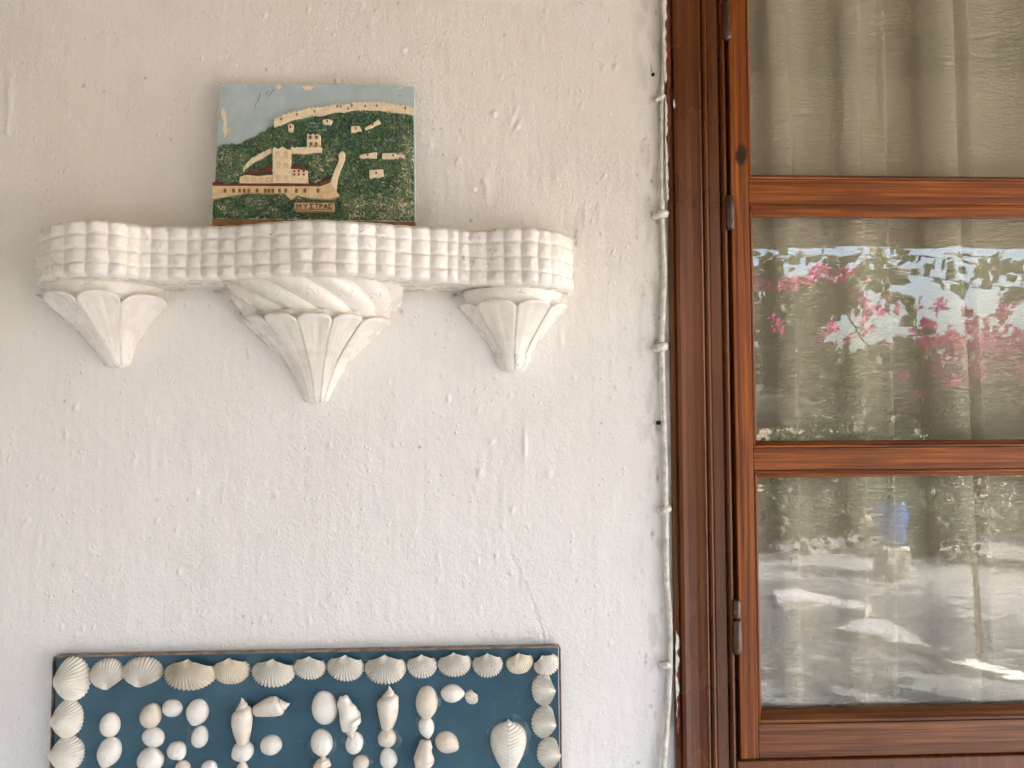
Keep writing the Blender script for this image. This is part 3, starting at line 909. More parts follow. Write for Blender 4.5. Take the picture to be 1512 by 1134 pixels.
def fan_bracket(cx0, cxt, hw, tip, z0, z1, dep, tipdep, cuts, scallop, neck, bow=0.0, bud=None):
    """a half-cone of petals against the wall. cx0/cxt: axis px at top/tip; hw, tip: half widths in px;
    z0 top, z1 bottom; dep: how far the rim stands out; cuts: petal borders in degrees"""
    br = empty('bracket', (0, 0, 0), shelf)
    X0 = P(cx0, 440).x; X1 = P(cxt, 540).x
    HW, TP = hw * U, tip * U
    def rad(t):
        k = (1 - t) + bow * np.sin(math.pi * t)
        return TP + (HW - TP) * k, tipdep + (dep - tipdep) * k
    def pos(th, t, sc, dz=0.0):
        a, b = rad(t)
        x = X0 + (X1 - X0) * t + a * sc * np.sin(th)
        y = -b * sc * np.cos(th) + 0.003
        z = z0 + (z1 - z0) * t + dz
        return np.stack(np.broadcast_arrays(x, y, z), -1)
    # core
    th = np.linspace(-math.pi / 2 - 0.1, math.pi / 2 + 0.1, 41)[:, None]
    t = np.linspace(0, 1, 14)[None, :]
    core = pos(th, t, 0.90)
    topc = pos(th, np.array([[0.0]]), 0.02, 0.0)
    bot = pos(th, np.array([[1.0]]), 0.02, -0.001)
    core = np.concatenate([topc, core, bot], 1)
    mesh('core', core.reshape(-1, 3), grid_faces(41, core.shape[1])[:, ::-1], M['shelf'], br)
    # plain neck between the petals and the slab
    nk = np.linspace(0, 1, 8)[None, :]
    th2 = np.linspace(-math.pi / 2 - 0.1, math.pi / 2 + 0.1, 41)[:, None]
    a = HW * (0.88 + 0.10 * nk ** 2); b = dep * (0.88 + 0.10 * nk ** 2)
    nxp = X0 + a * np.sin(th2); nyp = -b * np.cos(th2) + 0.003; nzp = (z0 - 0.006) + (neck - z0 + 0.006) * nk + 0 * th2
    nm = np.stack(np.broadcast_arrays(nxp, nyp, nzp), -1)
    mesh('neck', nm.reshape(-1, 3), grid_faces(41, 8), M['shelf'], br)
    for c0, c1 in zip(cuts[:-1], cuts[1:]):
        c0, c1 = R(c0), R(c1)
        s = np.linspace(-1, 1, 29)[:, None]
        t = np.linspace(0, 1, 30)[None, :]
        th = 0.5 * (c0 + c1) + 0.5 * (c1 - c0) * s
        pil = (1 - np.abs(s) ** 4.5) * 0.105 - 0.060
        crease = 0.010 * np.tanh((s - float(rng.uniform(-0.1, 0.15))) / 0.05) * smooth01(0.02, 0.16, t) - 0.020 * s ** 2
        ridge = 0.012 * (np.exp(-((np.abs(s) - 0.86) / 0.07) ** 2))
        k = float(rng.uniform(0.85, 1.15))
        lip = 0.035 * np.exp(-(t / 0.05) ** 2)
        sc = 1.0 + (pil * k - crease + ridge + lip * (1 - np.abs(s) ** 4)) + 0.010 * vnoise(s * 4 + c0 * 9, t * 5, 55)
        if bud is not None:
            sc = sc - 0.10 * np.exp(-((t - bud) / 0.025) ** 2) + 0.16 * smooth01(bud, bud + 0.1, t)
        dz = -scallop * np.abs(s) ** 3.5 * (1 - t) + 0 * t
        outer = pos(th, t, sc, dz)
        lip1 = pos(th, np.array([[0.0]]), sc[:, :1] - 0.045, dz[:, :1] + 0.0016)
        lip2 = pos(th, np.array([[0.0]]), sc[:, :1] - 0.16, dz[:, :1] - 0.001)
        end = pos(th, np.array([[1.0]]), 0.3 + 0 * sc[:, :1], -0.003)
        g = np.concatenate([lip2, lip1, outer, end], 1)
        mesh('petal', g.reshape(-1, 3), grid_faces(29, g.shape[1])[:, ::-1], M['shelf'], br)
    return br


def zat(px, py, out): return P(px, py, out).z
D1 = 0.066
fan_bracket(158, 173, 85, 17, zat(160, 429, D1), zat(172, 538, 0.016), D1, 0.013, [-90, -44, -4, 36, 90], 0.010, ZBOT + 0.002, bow=-0.11)
D3 = 0.056
fan_bracket(757, 757, 77, 15, zat(757, 443, D3), zat(757, 546, 0.016), D3, 0.013, [-90, -45, 2, 44, 90], 0.006, ZBOT - 0.004, bow=-0.09, bud=0.74)
D2 = 0.076
bc = fan_bracket(470, 467, 104, 17, zat(470, 463, D2), zat(466, 593, 0.012), D2, 0.008, [-90, -56, -34, -6, 21, 46, 90], 0.006, zat(470, 455, D2), bow=-0.16)
# twisted gadroon collar above the middle fan
zc0, zc1 = ZBOT + 0.002, zat(470, 465, D2)
XC = P(471, 440).x
edges = np.linspace(-105, 110, 9)
for e0, e1 in zip(edges[:-1], edges[1:]):
    s = np.linspace(-1, 1, 21)[:, None]; t = np.linspace(0, 1, 22)[None, :]
    th = np.radians(0.5 * (e0 + e1) + 0.5 * (e1 - e0) * s - 30 + 46 * t)
    th = np.clip(th, -1.72, 1.72)
    prof = 0.86 + 0.30 * (1 - t) ** 1.3 + 0.06 * np.sin(math.pi * t)
    lob = (1 - np.abs(s) ** 2.2) * 0.075 - 0.05
    sc = prof + lob
    a = 112 * U * sc; b = 0.078 * sc
    z = zc0 + (zc1 - zc0) * t + 0 * s
    g = np.stack(np.broadcast_arrays(XC + a * np.sin(th), -b * np.cos(th) + 0.003, z), -1)
    e2 = g[:, -1:].copy(); e2[..., 0] = XC + (e2[..., 0] - XC) * 0.85; e2[..., 1] *= 0.85; e2[..., 2] -= 0.0015
    g = np.concatenate([g, e2], 1)
    mesh('gadroon', g.reshape(-1, 3), grid_faces(21, g.shape[1])[:, ::-1], M['shelf'], bc)

# ------------------------------------------------------------------ souvenir plaque leaning on the shelf
# picture plane: leans back a little; coordinates below are read off an enlarged view (4.582 x, origin 300,110)
pb_, pt_ = P(463, 326, 0.034), P(463, 126, 0.016)
pl_n = Vector((0, -(pt_.z - pb_.z), -(pt_.y - pb_.y) * -1)).normalized()
pl_n = Vector((1, 0, 0)).cross(pt_ - pb_).normalized()
if pl_n.y > 0: pl_n = -pl_n


def Q(cx, cy, h=0.0):
    """enlarged-view coordinates -> point on the plaque, h metres proud of its face"""
    v = ray(300 + cx / 4.582, 110 + cy / 4.582)
    t = (pb_ - CPOS).dot(pl_n) / v.dot(pl_n)
    return CPOS + v * t + pl_n * h


plq = empty('souvenir_plaque', tuple(P(463, 330, 0.03)))
tag(plq, 'painted relief plaque of a fortified hill town standing on the white shelf', 'plaque')
M['sky_paint'] = None


def mat_sky_paint():
    t = NT('chipped_sky_paint')
    n = t.noise(40, 4); ch = t.noise(55, 5, 0.6)
    c = t.mix(t.ramp(n, [(0.35, 0), (0.65, 1)]), lin(170, 186, 190), lin(188, 202, 206))
    c = t.mix(t.ramp(ch, [(0.685, 0), (0.70, 1)]), c, lin(214, 196, 160))
    sc = t.noise(60, 3, 0.5, stretch=(1, 1, 0.1), rot=(0, 0.35, 0))
    c = t.mix(t.math('MULTIPLY', t.ramp(sc, [(0.71, 0), (0.73, 1)]), 0.7), c, lin(70, 75, 78))
    t.base(c); t.rough(0.55); t.normal(t.bump(t.noise(300, 4), 0.15, 0.0006))
    return t.m


M['sky_paint'] = mat_sky_paint()
M['cream'] = plain('cream_painted_relief', lin(246, 226, 194), 0.6, 0.16, 180, 0.6, 500)
M['ochre'] = plain('ochre_painted_relief', lin(234, 203, 160), 0.6, 0.2, 160, 0.6, 500)
M['roof_red'] = plain('red_brown_painted_tiles', lin(120, 62, 46), 0.6, 0.6, 260, 0.8, 600)
M['window_brown'] = plain('brown_painted_windows', lin(140, 96, 56), 0.6, 0.4, 300)
M['plaster_edge'] = plain('raw_plaster_edge', lin(205, 178, 138), 0.8, 0.3, 60, 0.4, 200)
M['base_brown'] = plain('brown_base_edge', lin(150, 108, 66), 0.7, 0.5, 90, 0.5, 300)
M['foliage_relief'] = mat_attr('painted_foliage_relief', 0.5)

TLc, TRc, BRc, BLc = (120, 60), (1428, 80), (1434, 1000), (64, 978)
thk = 0.013
corn = [TLc, TRc, BRc, BLc]
m = MB()
N = 24
fr = []
for a, b in zip(corn, corn[1:] + corn[:1]):
    for k in range(N):
        f = k / N
        w = 2.6 * float(vnoise(np.array((a[0] + (b[0] - a[0]) * f) * 0.02), np.array((a[1] + (b[1] - a[1]) * f) * 0.02), 33))
        fr.append((a[0] + (b[0] - a[0]) * f + w, a[1] + (b[1] - a[1]) * f + w * 0.7))
vf = [tuple(Q(x, y, 0.0)) for x, y in fr]; vb = [tuple(Q(x, y, -thk)) for x, y in fr]
n = len(fr)
m.add(vf + vb, [tuple(range(n))[::-1]] + [(i, (i + 1) % n, n + (i + 1) % n, n + i) for i in range(n)] + [tuple(n + i for i in range(n))])
m.build('panel', M['sky_paint'], plq)
# brown foot of the casting, down to the shelf
m = MB()
foot = [Q(BLc[0] - 2, 976, 0.0006), Q(BRc[0] + 2, 998, 0.0006)]
zs = ZTOP - 0.0015
v8 = []
for p in foot:
    back = p - pl_n * (thk + 0.002)
    v8 += [tuple(p), tuple(back), (back.x, back.y, zs), (p.x, p.y - 0.001, zs)]
m.add(v8, [(0, 3, 7, 4), (1, 5, 6, 2), (0, 4, 5, 1), (3, 2, 6, 7), (0, 1, 2, 3), (4, 7, 6, 5)])
m.build('foot', M['base_brown'], plq)
# wire hanger behind the top edge
hc = Q(748, 66, -thk - 0.001)
v, f = tube([hc + Vector((0.0062 * math.cos(a), 0, 0.0045 * math.sin(a) - 0.001)) for a in np.linspace(-0.4, math.pi + 0.4, 14)], 0.0011, 8)
q = MB(); q.add(v, f); q.build('hanger', M['dark'], plq, smooth=True)


def inside(poly, x, y):
    r = np.zeros(x.shape, bool)
    n = len(poly)
    for i in range(n):
        x0, y0 = poly[i]; x1, y1 = poly[(i + 1) % n]
        if y0 == y1: continue
        c = ((y0 > y) != (y1 > y)) & (x < (x1 - x0) * (y - y0) / (y1 - y0) + x0)
        r ^= c
    return r


hill = [(100, 500), (150, 478), (190, 470), (240, 480), (300, 440), (360, 420), (410, 390), (470, 352), (540, 330), (640, 296), (740, 262), (800, 252), (900, 248), (1000, 240), (1080, 232), (1180, 232), (1260, 240), (1340, 248), (1424, 262), (1430, 992), (66, 970), (84, 740), (96, 600)]
gx = np.arange(64, 1440, 2.5); gy = np.arange(226, 996, 2.5)
GX, GY = np.meshgrid(gx, gy, indexing='ij')
wob = 10 * fbm(GX * 0.05, GY * 0.05, 5, 3)
ins = inside(hill, GX + wob * 0.6, GY + wob)
# leafy relief: clumps plus leaf strokes
n1 = fbm(GX * 0.018, GY * 0.02, 41, 3); n2 = fbm(GX * 0.075 + 0.5 * n1, GY * 0.085, 43, 3); n3 = fbm(GX * 0.21, GY * 0.17, 47, 2)
tree = np.zeros_like(GX)
clumps = [(150, 560, 70, 95), (150, 690, 75, 80), (250, 620, 60, 130), (150, 900, 75, 60), (350, 870, 85, 62), (530, 850, 62, 52), (240, 930, 70, 45), (450, 930, 80, 45), (770, 640, 60, 130), (860, 560, 60, 130), (650, 850, 40, 30), (1250, 880, 170, 110), (1050, 900, 120, 90), (1360, 560, 70, 160), (1340, 760, 90, 90), (960, 840, 60, 60)]
for cx, cy, rx, ry in clumps:
    tree = np.maximum(tree, 1 - ((GX - cx) / rx) ** 2 - ((GY - cy) / ry) ** 2)
tree = np.sqrt(np.clip(tree, 0, 1))
hgt = 0.0016 + 0.0010 * n1 + 0.0024 * n2 + 0.0012 * n3 + 0.0026 * tree
speck = np.clip(0.12 + 0.13 * tree + 0.10 * smooth01(1250, 1420, GX) + 0.10 * smooth01(760, 960, GY) * smooth01(900, 1000, GX), 0, 0.36)
speck *= (1 - 0.7 * inside([(560, 280), (1150, 270), (1300, 430), (1000, 620), (900, 500), (560, 480)], GX, GY))
vv_ = (n2 * 0.6 + n3 * 0.75)
low = smooth01(0.03, -0.12, vv_ + 0.53 - speck * 1.66) * smooth01(-0.15, 0.25, fbm(GX * 0.05, GY * 0.06, 49, 2) + 0.25 + 0.3 * tree)
pal = [np.array(lin(*c)[:3]) for c in ((34, 60, 46), (62, 104, 68), (98, 128, 84), (146, 148, 86), (238, 226, 198))]
g1 = smooth01(-0.5, 0.15, vv_)[..., None]; g2 = smooth01(0.1, 0.6, vv_ + 0.3 * n1)[..., None]
col = pal[0] * (1 - g1) + pal[1] * g1
col = col * (1 - g2) + pal[2] * g2
ol = (smooth01(0.25, 0.5, fbm(GX * 0.03, GY * 0.045, 61, 3)) * 0.5)[..., None]
col = col * (1 - ol) + pal[3] * ol
blue = (smooth01(0.1, 0.5, fbm(GX * 0.012, GY * 0.02, 67, 2)) * 0.35)[..., None]
col = col * (1 - blue) + np.array(lin(30, 66, 62)[:3]) * blue
dk = (0.45 * tree)[..., None] * (GX < 700)[..., None]
col = col * (1 - low[..., None]) + pal[4] * low[..., None]
hgt = hgt - 0.0010 * low
# vertices
oq = np.array(Q(0, 0)); 
# ray-plane for the whole grid
dx = ((300 + GX / 4.582) - PW / 2) / FPX; dy = -((110 + GY / 4.582) - PH / 2) / FPX
dirs = np.stack([dx, dy, -np.ones_like(dx)], -1) @ CR.T
nn = np.array(pl_n); c0 = np.array(CPOS)
tt = ((np.array(pb_) - c0) @ nn) / (dirs @ nn)
pos = c0 + dirs * tt[..., None] + nn * hgt[..., None]
edge0 = ~ins
pos[edge0] -= nn * 0.0035
fcs = grid_faces(len(gx), len(gy))
keep = ins.reshape(-1)[fcs].any(1)
used, inv = np.unique(fcs[keep], return_inverse=True)
vv = pos.reshape(-1, 3)[used]; ff = inv.reshape(-1, 4)
hl = mesh('hillside', vv, ff[:, ::-1] if False else ff, M['foliage_relief'], plq)
ca = hl.data.color_attributes.new('Col', 'FLOAT_COLOR', 'POINT')
cdat = np.ones((len(vv), 4), np.float32); cdat[:, :3] = col.reshape(-1, 3)[used]
ca.data.foreach_set('color', cdat.ravel())


def relief(name, poly, h, mat, parent=plq, h0=0.0, bevel=0.0007):
    v0 = [tuple(Q(x, y, h0)) for x, y in poly]; v1 = [tuple(Q(x, y, h)) for x, y in poly]
    n = len(poly); m = MB()
    area = sum(poly[i][0] * poly[(i + 1) % n][1] - poly[(i + 1) % n][0] * poly[i][1] for i in range(n))
    fr_ = tuple(range(n, 2 * n)); sd_ = [(i, (i + 1) % n, n + (i + 1) % n, n + i) for i in range(n)]
    if area > 0: fr_ = fr_[::-1]; sd_ = [s_[::-1] for s_ in sd_]
    m.add(v0 + v1, [fr_] + sd_)
    o = m.build(name, mat, parent, bevel=bevel)
    return o


def rc(x0, y0, x1, y1): return [(x0, y0), (x1, y0), (x1, y1), (x0, y1)]


def crenel(pts_top, thick_, tooth=26, amp=9, seed=1):
    """a band along a polyline with a ragged upper edge"""
    r_ = random.Random(seed); top = []; bot = []
    L = 0
    for (a, b) in zip(pts_top[:-1], pts_top[1:]):
        d = math.dist(a, b); k = max(1, int(d / tooth))
        for i in range(k):
            for q_, s_ in ((0.02, 1), (0.55, 1), (0.6, 0), (0.97, 0)):
                f = (i + q_) / k
                x = a[0] + (b[0] - a[0]) * f; y = a[1] + (b[1] - a[1]) * f
                top.append((x, y - (amp * r_.uniform(0.5, 1.2) if s_ else 0)))
    th_ = thick_
    return top + [(x, y + th_ * r_.uniform(0.85, 1.1)) for x, y in pts_top[::-1]]


ridge = [(485, 322), (540, 298), (610, 275), (680, 258), (740, 245), (800, 240), (860, 232), (900, 218), (960, 222), (1010, 212), (1090, 205), (1180, 205), (1250, 210), (1310, 224), (1380, 232), (1426, 240)]
cw = relief('ridge_wall', crenel([(x, y - 4) for x, y in ridge], 50, 30, 9, 2), 0.0042, M['cream'])
for x, y in ((535, 315), (912, 228), (935, 228), (1010, 222), (1100, 226), (985, 244), (1180, 224), (1370, 240), (640, 282), (760, 262)):
    relief('window', rc(x - 5, y - 8, x + 5, y + 8), 0.0047, M['window_brown'], cw, 0.0040, 0)
for poly in ([(578, 350), (596, 345), (620, 350), (612, 400), (580, 396)], [(812, 318), (850, 312), (880, 322), (866, 350), (815, 346)], [(1004, 362), (1060, 358), (1078, 392), (1004, 402)], [(1096, 372), (1150, 340), (1190, 315), (1205, 338), (1160, 360), (1100, 386)],
             [(1060, 556), (1110, 545), (1180, 535), (1176, 576), (1062, 574)], [(1214, 545), (1290, 540), (1360, 552), (1370, 580), (1212, 582)], [(1126, 658), (1220, 650), (1226, 698), (1128, 712)]):
    ru = relief('ruin', poly, 0.0046, M['cream'])
    cx = sum(p[0] for p in poly) / len(poly); cy = sum(p[1] for p in poly) / len(poly)
    relief('window', rc(cx - 6, cy - 9, cx + 5, cy + 7), 0.0051, M['window_brown'], ru, 0.0044, 0)
# tower on the slope and the curtain walls
tw = relief('slope_tower', crenel([(708, 424), (800, 424)], 76, 24, 8, 5), 0.0058, M['cream'])
for x, y in ((732, 440), (775, 440), (738, 484), (772, 484)):
    relief('window', rc(x - 9, y - 9, x + 9, y + 12), 0.0063, M['window_brown'], tw, 0.0056, 0)
relief('curtain_wall', crenel([(278, 640), (330, 585), (400, 545), (470, 510)], 32, 30, 6, 7), 0.0048, M['cream'])
relief('curtain_wall', crenel([(598, 508), (700, 506), (810, 504)], 40, 30, 6, 8), 0.0048, M['cream'])
relief('slope_wall', [(925, 548), (945, 530), (965, 545), (962, 590), (935, 650), (915, 720), (905, 790), (870, 800), (868, 735), (893, 660), (920, 600)], 0.0055, M['cream'])
# church with arcade, tall bell tower and wing
ch = relief('church', [(255, 706), (300, 690), (380, 700), (470, 690), (480, 690), (480, 750), (255, 750)], 0.0056, M['cream'])
for x in (300, 352, 402, 452):
    relief('arch', [(x - 19, 745), (x - 19, 722), (x - 12, 708), (x, 703), (x + 12, 708), (x + 19, 722), (x + 19, 745)], 0.0061, M['ochre'], ch, 0.0054, 0)
for poly in ([(290, 692), (300, 672), (345, 660), (392, 662), (400, 686)], [(392, 676), (420, 646), (460, 628), (482, 640), (482, 686)]):
    relief('roof', poly, 0.0062, M['roof_red'], ch, 0.005)
bt = relief('bell_tower', [(480, 522), (492, 508), (520, 522), (545, 504), (575, 524), (600, 528), (603, 750), (480, 750)], 0.0072, M['cream'])
for x, y in ((515, 556), (570, 556), (522, 632), (572, 632), (520, 716), (572, 716)):
    relief('window', [(x - 14, y + 20), (x - 14, y - 8), (x - 6, y - 18), (x + 6, y - 18), (x + 14, y - 8), (x + 14, y + 20)], 0.0078, M['ochre'], bt, 0.0070, 0)
for y in (588, 662):
    relief('string_course', rc(478, y, 606, y + 6), 0.0080, M['cream'], bt, 0.0070, 0)
wg = relief('church_wing', [(604, 650), (715, 662), (715, 750), (604, 750)], 0.0058, M['cream'])
for x in (625, 655, 688):
    for y in (668, 690):
        relief('window', rc(x - 7, y - 6, x + 7, y + 8), 0.0063, M['window_brown'], wg, 0.0056, 0)
relief('roof', [(600, 638), (625, 622), (660, 632), (715, 648), (715, 662), (600, 652)], 0.0064, M['roof_red'], wg, 0.005)
# long lower building
lb = relief('long_building', [(74, 762), (800, 768), (870, 745), (900, 790), (930, 836), (870, 858), (720, 850), (640, 832), (600, 860), (560, 820), (300, 815), (150, 840), (72, 858)], 0.0062, M['ochre'])
relief('roof', [(74, 744), (110, 738), (150, 752), (800, 754), (840, 722), (868, 716), (866, 738), (805, 772), (74, 768)], 0.0068, M['roof_red'], lb, 0.005)
for x in (160, 218, 258, 290, 320, 376, 430, 455, 482, 526, 568, 640, 697, 785):
    relief('window', rc(x - 9, 788, x + 9, 814), 0.0067, M['window_brown'], lb, 0.0060, 0)
for x in (735, 752, 768):
    relief('pilaster', rc(x - 4, 780, x + 4, 852), 0.0070, M['cream'], lb, 0.006, 0)
# bare plaster where the sky paint has flaked
for poly in ([(488, 76), (520, 70), (535, 82), (508, 102)], [(665, 84), (700, 78), (752, 82), (722, 106), (690, 104)], [(126, 226), (150, 240), (158, 300), (160, 400), (146, 430), (134, 380), (140, 320), (124, 280)], [(1320, 90), (1345, 84), (1352, 96), (1325, 99)], [(126, 64), (150, 64), (152, 74), (128, 80)]):
    relief('flaked_patch', poly, 0.0004, M['cream'], plq, -0.0004, 0)
M['scratch'] = plain('dark_scratch', lin(70, 74, 76), 0.7, 0.3, 100)
for a, b in (((350, 225), (362, 185)), ((372, 180), (386, 125)), ((440, 150), (478, 100)), ((262, 98), (264, 80)), ((425, 135), (440, 110)), ((1315, 140), (1340, 146))):
    relief('scratch', [(a[0] - 1.3, a[1]), (a[0] + 1.3, a[1]), (b[0] + 1.3, b[1]), (b[0] - 1.3, b[1])], 0.0003, M['scratch'], plq, -0.0003, 0)
# name board with raised letters
nb = relief('name_plate', [(622, 885), (636, 878), (880, 880), (892, 892), (890, 932), (878, 942), (634, 936), (620, 926)], 0.0078, M['ochre'])
M['letter'] = plain('dark_letter_paint', lin(92, 62, 40), 0.6, 0.3, 200)


def strokes(parent, segs, w, h, mat, name='letter'):
    m = MB()
    for (x0, y0), (x1, y1) in segs:
        d = math.hypot(x1 - x0, y1 - y0); nxs, nys = -(y1 - y0) / d * w / 2, (x1 - x0) / d * w / 2
        ex, ey = (x1 - x0) / d * w * 0.35, (y1 - y0) / d * w * 0.35
        q4 = [(x0 - ex + nxs, y0 - ey + nys), (x1 + ex + nxs, y1 + ey + nys), (x1 + ex - nxs, y1 + ey - nys), (x0 - ex - nxs, y0 - ey - nys)]
        v0 = [tuple(Q(x, y, h - 0.0012)) for x, y in q4]; v1 = [tuple(Q(x, y, h)) for x, y in q4]
        m.add(v0 + v1, [(7, 6, 5, 4), (4, 5, 6, 7)][:1] + [(i, (i + 1) % 4, 4 + (i + 1) % 4, 4 + i) for i in range(4)])
    return m.build(name, mat, parent)


GL_ = {'M': [((0, 1), (0, 0)), ((0, 0), (.5, .6)), ((.5, .6), (1, 0)), ((1, 0), (1, 1))],
       'Y': [((0, 0), (.5, .5)), ((1, 0), (.5, .5)), ((.5, .5), (.5, 1))],
       'S': [((1, 0), (0, 0)), ((0, 0), (.55, .5)), ((.55, .5), (0, 1)), ((0, 1), (1, 1))],
       'T': [((0, 0), (1, 0)), ((.5, 0), (.5, 1))],
       'R': [((0, 0), (0, 1)), ((0, 0), (.8, .03)), ((.8, .03), (.9, .28)), ((.9, .28), (.75, .5)), ((.75, .5), (0, .52))],
       'A': [((0, 1), (.5, 0)), ((.5, 0), (1, 1)), ((.22, .62), (.78, .62))]}
for ch_, x0, w_ in zip('MYSTRAS', (646, 690, 732, 767, 800, 828, 855), (27, 25, 24, 24, 17, 22, 20)):
    strokes(nb, [((x0 + a[0] * w_, 896 + a[1] * 27), (x0 + b[0] * w_, 896 + b[1] * 27)) for a, b in GL_[ch_]], 5.2, 0.0086, M['letter'])
fb = [(628, 884), (884, 886), (886, 934), (628, 930)]
strokes(nb, list(zip(fb, fb[1:] + fb[:1])), 3.5, 0.0086, M['window_brown'], 'border')

# ------------------------------------------------------------------ shell sign
M['blue'] = None


def mat_blue():
    t = NT('blue_painted_board')
    n = t.noise(10, 5, 0.6); s_ = t.noise(70, 5, 0.7)
    c = t.mix(t.ramp(n, [(0.35, 0), (0.7, 1)]), (0.026, 0.082, 0.125, 1), (0.048, 0.125, 0.175, 1))
    c = t.mix(t.math('MULTIPLY', t.ramp(s_, [(0.62, 0), (0.72, 1)]), 0.35), c, (0.20, 0.25, 0.28, 1))
    st_ = t.noise(30, 4, 0.6, stretch=(0.3, 1, 1))
    c = t.mix(t.math('MULTIPLY', t.ramp(st_, [(0.55, 0), (0.8, 1)]), 0.4), c, (0.012, 0.040, 0.080, 1))
    t.base(c); t.rough(t.ramp(n, [(0.3, 0.28), (0.7, 0.42)])); t.normal(t.bump(t.noise(120, 4), 0.15, 0.0008))
    return t.m


M['blue'] = mat_blue()
M['cockle'] = mat_shell('chalky_cockle', (0.70, 0.645, 0.56, 1), (0.86, 0.83, 0.77, 1), 0.45)
M['cockle_warm'] = mat_shell('tan_cockle', (0.62, 0.52, 0.38, 1), (0.80, 0.74, 0.64, 1), 0.42)
M['cockle_tan'] = mat_shell('sandy_cockle', (0.58, 0.49, 0.35, 1), (0.76, 0.68, 0.54, 1), 0.45)
M['nacre'] = mat_shell('polished_white_shell', (0.76, 0.715, 0.65, 1), (0.88, 0.86, 0.82, 1), 0.2)
M['nacre_warm'] = mat_shell('polished_buff_shell', (0.62, 0.53, 0.42, 1), (0.78, 0.725, 0.635, 1), 0.25)
M['whelk'] = mat_shell('worn_whelk', (0.66, 0.585, 0.49, 1), (0.80, 0.75, 0.68, 1), 0.35)
M['rimwood'] = plain('weathered_rim', (0.30, 0.225, 0.17, 1), 0.7, 0.6, 80, 0.5, 250)
M['glue'] = plain('dried_glue', (0.060, 0.135, 0.180, 1), 0.12, 0.45, 90, 0.6, 120)

BO = 0.010                                     # board front stands this far off the wall
TLb, TRb = (82, 970), (824, 955.5)
BLb, BRb = (70, 1440), (830, 1440)
sign = empty('shell_sign', tuple(P(450, 1440, BO)))
tag(sign, 'blue painted board with glued sea shells forming letters on the plaster wall', 'sign')


def quadslab(name, c4, o0, o1, mat, bevel=0.001):
    v = [tuple(P(x, y, o0)) for x, y in c4] + [tuple(P(x, y, o0)) for x, y in c4]
    v = v[:4] + [(p[0], -o1, p[2]) for p in v[:4]]
    m = MB(); m.add(v, [(4, 5, 6, 7)[::-1], (0, 1, 2, 3), (0, 4, 5, 1), (1, 5, 6, 2), (2, 6, 7, 3), (3, 7, 4, 0)])
    return m.build(name, mat, sign, bevel=bevel)


quadslab('panel', [TLb, TRb, BRb, BLb], BO, -0.004, M['blue'], 0.0012)
def strip(a, b, w, name='rim'):
    # a thin raised edge strip running from a to b
    A, B = P(*a, BO), P(*b, BO)
    d = (B - A).normalized(); s_ = Vector((-d.z, 0, d.x)) * w
    m = MB(); q4 = [A, B, B + s_, A + s_]
    v = [(p.x, -0.001, p.z) for p in q4] + [(p.x, -BO - 0.0022, p.z) for p in q4]
    m.add(v, [(7, 6, 5, 4), (0, 1, 2, 3), (0, 4, 5, 1), (1, 5, 6, 2), (2, 6, 7, 3), (3, 7, 4, 0)])
    return m.build(name, M['rimwood'], sign, bevel=0.0006)
strip((81, 970.2), (826, 955.6), 2.0 * U); strip((826, 957), (832, 1440), 1.8 * U); strip((68, 1440), (80.5, 970), 1.8 * U)


def cockle(px, py, w, h, ang, mat, ribs=22, ribamp=1.0, bulge=0.30, skew=0.0, name='cockle_shell'):
    """w: across the fan, h: umbo to margin (px). ang: direction from umbo to margin, degrees clockwise from 'down' in the picture"""
    W, Hh = w * U * 0.985, h * U * 0.985
    nphi, ns = 4 * ribs + 1, 16
    ph = np.linspace(-1, 1, nphi)[:, None]; s = np.linspace(0, 1, ns)[None, :] ** 0.8
    # margin outline: a rounded fan in local (a across, b down)
    th = ph * 2.35                                     # angle round the body centre, 0 = straight down
    ca = 0.5 * W * np.sin(th) * (1 + 0.04 * np.cos(3 * th)) + skew * W * 0.16 * (1 - np.cos(th))
    cb_ = Hh * (0.56 + 0.44 * np.cos(th))
    rip = np.cos(ph * math.pi * ribs)
    ca = ca * (1 + 0.022 * ribamp * rip); cb_ = cb_ * (1 + 0.016 * ribamp * rip)
    ux, uz = skew * W * 0.10, Hh * 0.06                 # umbo, a little inside the hinge line
    k = s
    a = ux * (1 - k) + ca * k; b = uz * (1 - k) + cb_ * k
    dome = bulge * W * np.clip(1 - ((k - 0.34) / 0.66) ** 2, 0, 1) ** 0.55 * (1 - 0.18 * np.abs(ph) ** 4)
    dome = np.where(k < 0.34, bulge * W * (0.72 + 0.28 * np.sin(k / 0.34 * math.pi / 2)), dome)
    rib = ribamp * 0.030 * W * rip * smooth01(0.05, 0.5, k) * (0.5 + 0.5 * (1 - np.abs(ph) ** 6))
    rings = 0.0035 * W * np.sin(k * 34 + 2 * ph) * smooth01(0.3, 0.9, k) * (1.3 if ribamp < 0.6 else 0.7)
    o = dome + rib + rings + 0.0008
    skirt_a, skirt_b = ca, cb_
    A = np.concatenate([a + 0 * ph, skirt_a], 1); B = np.concatenate([b, skirt_b], 1); O = np.concatenate([o, -0.002 + 0 * skirt_a], 1)
    B = B - Hh * 0.5
    cen = P(px, py, BO + 0.004)
    r_ = R(ang)
    Xw = cen.x + A * math.cos(r_) - B * math.sin(r_)
    Zw = cen.z - (A * math.sin(r_) + B * math.cos(r_))
    Yw = -BO - O
    V_ = np.stack([Xw, Yw, Zw], -1).reshape(-1, 3)
    f_ = grid_faces(nphi, ns + 1)
    return mesh(name, V_, f_[:, ::-1] if True else f_, mat, sign)


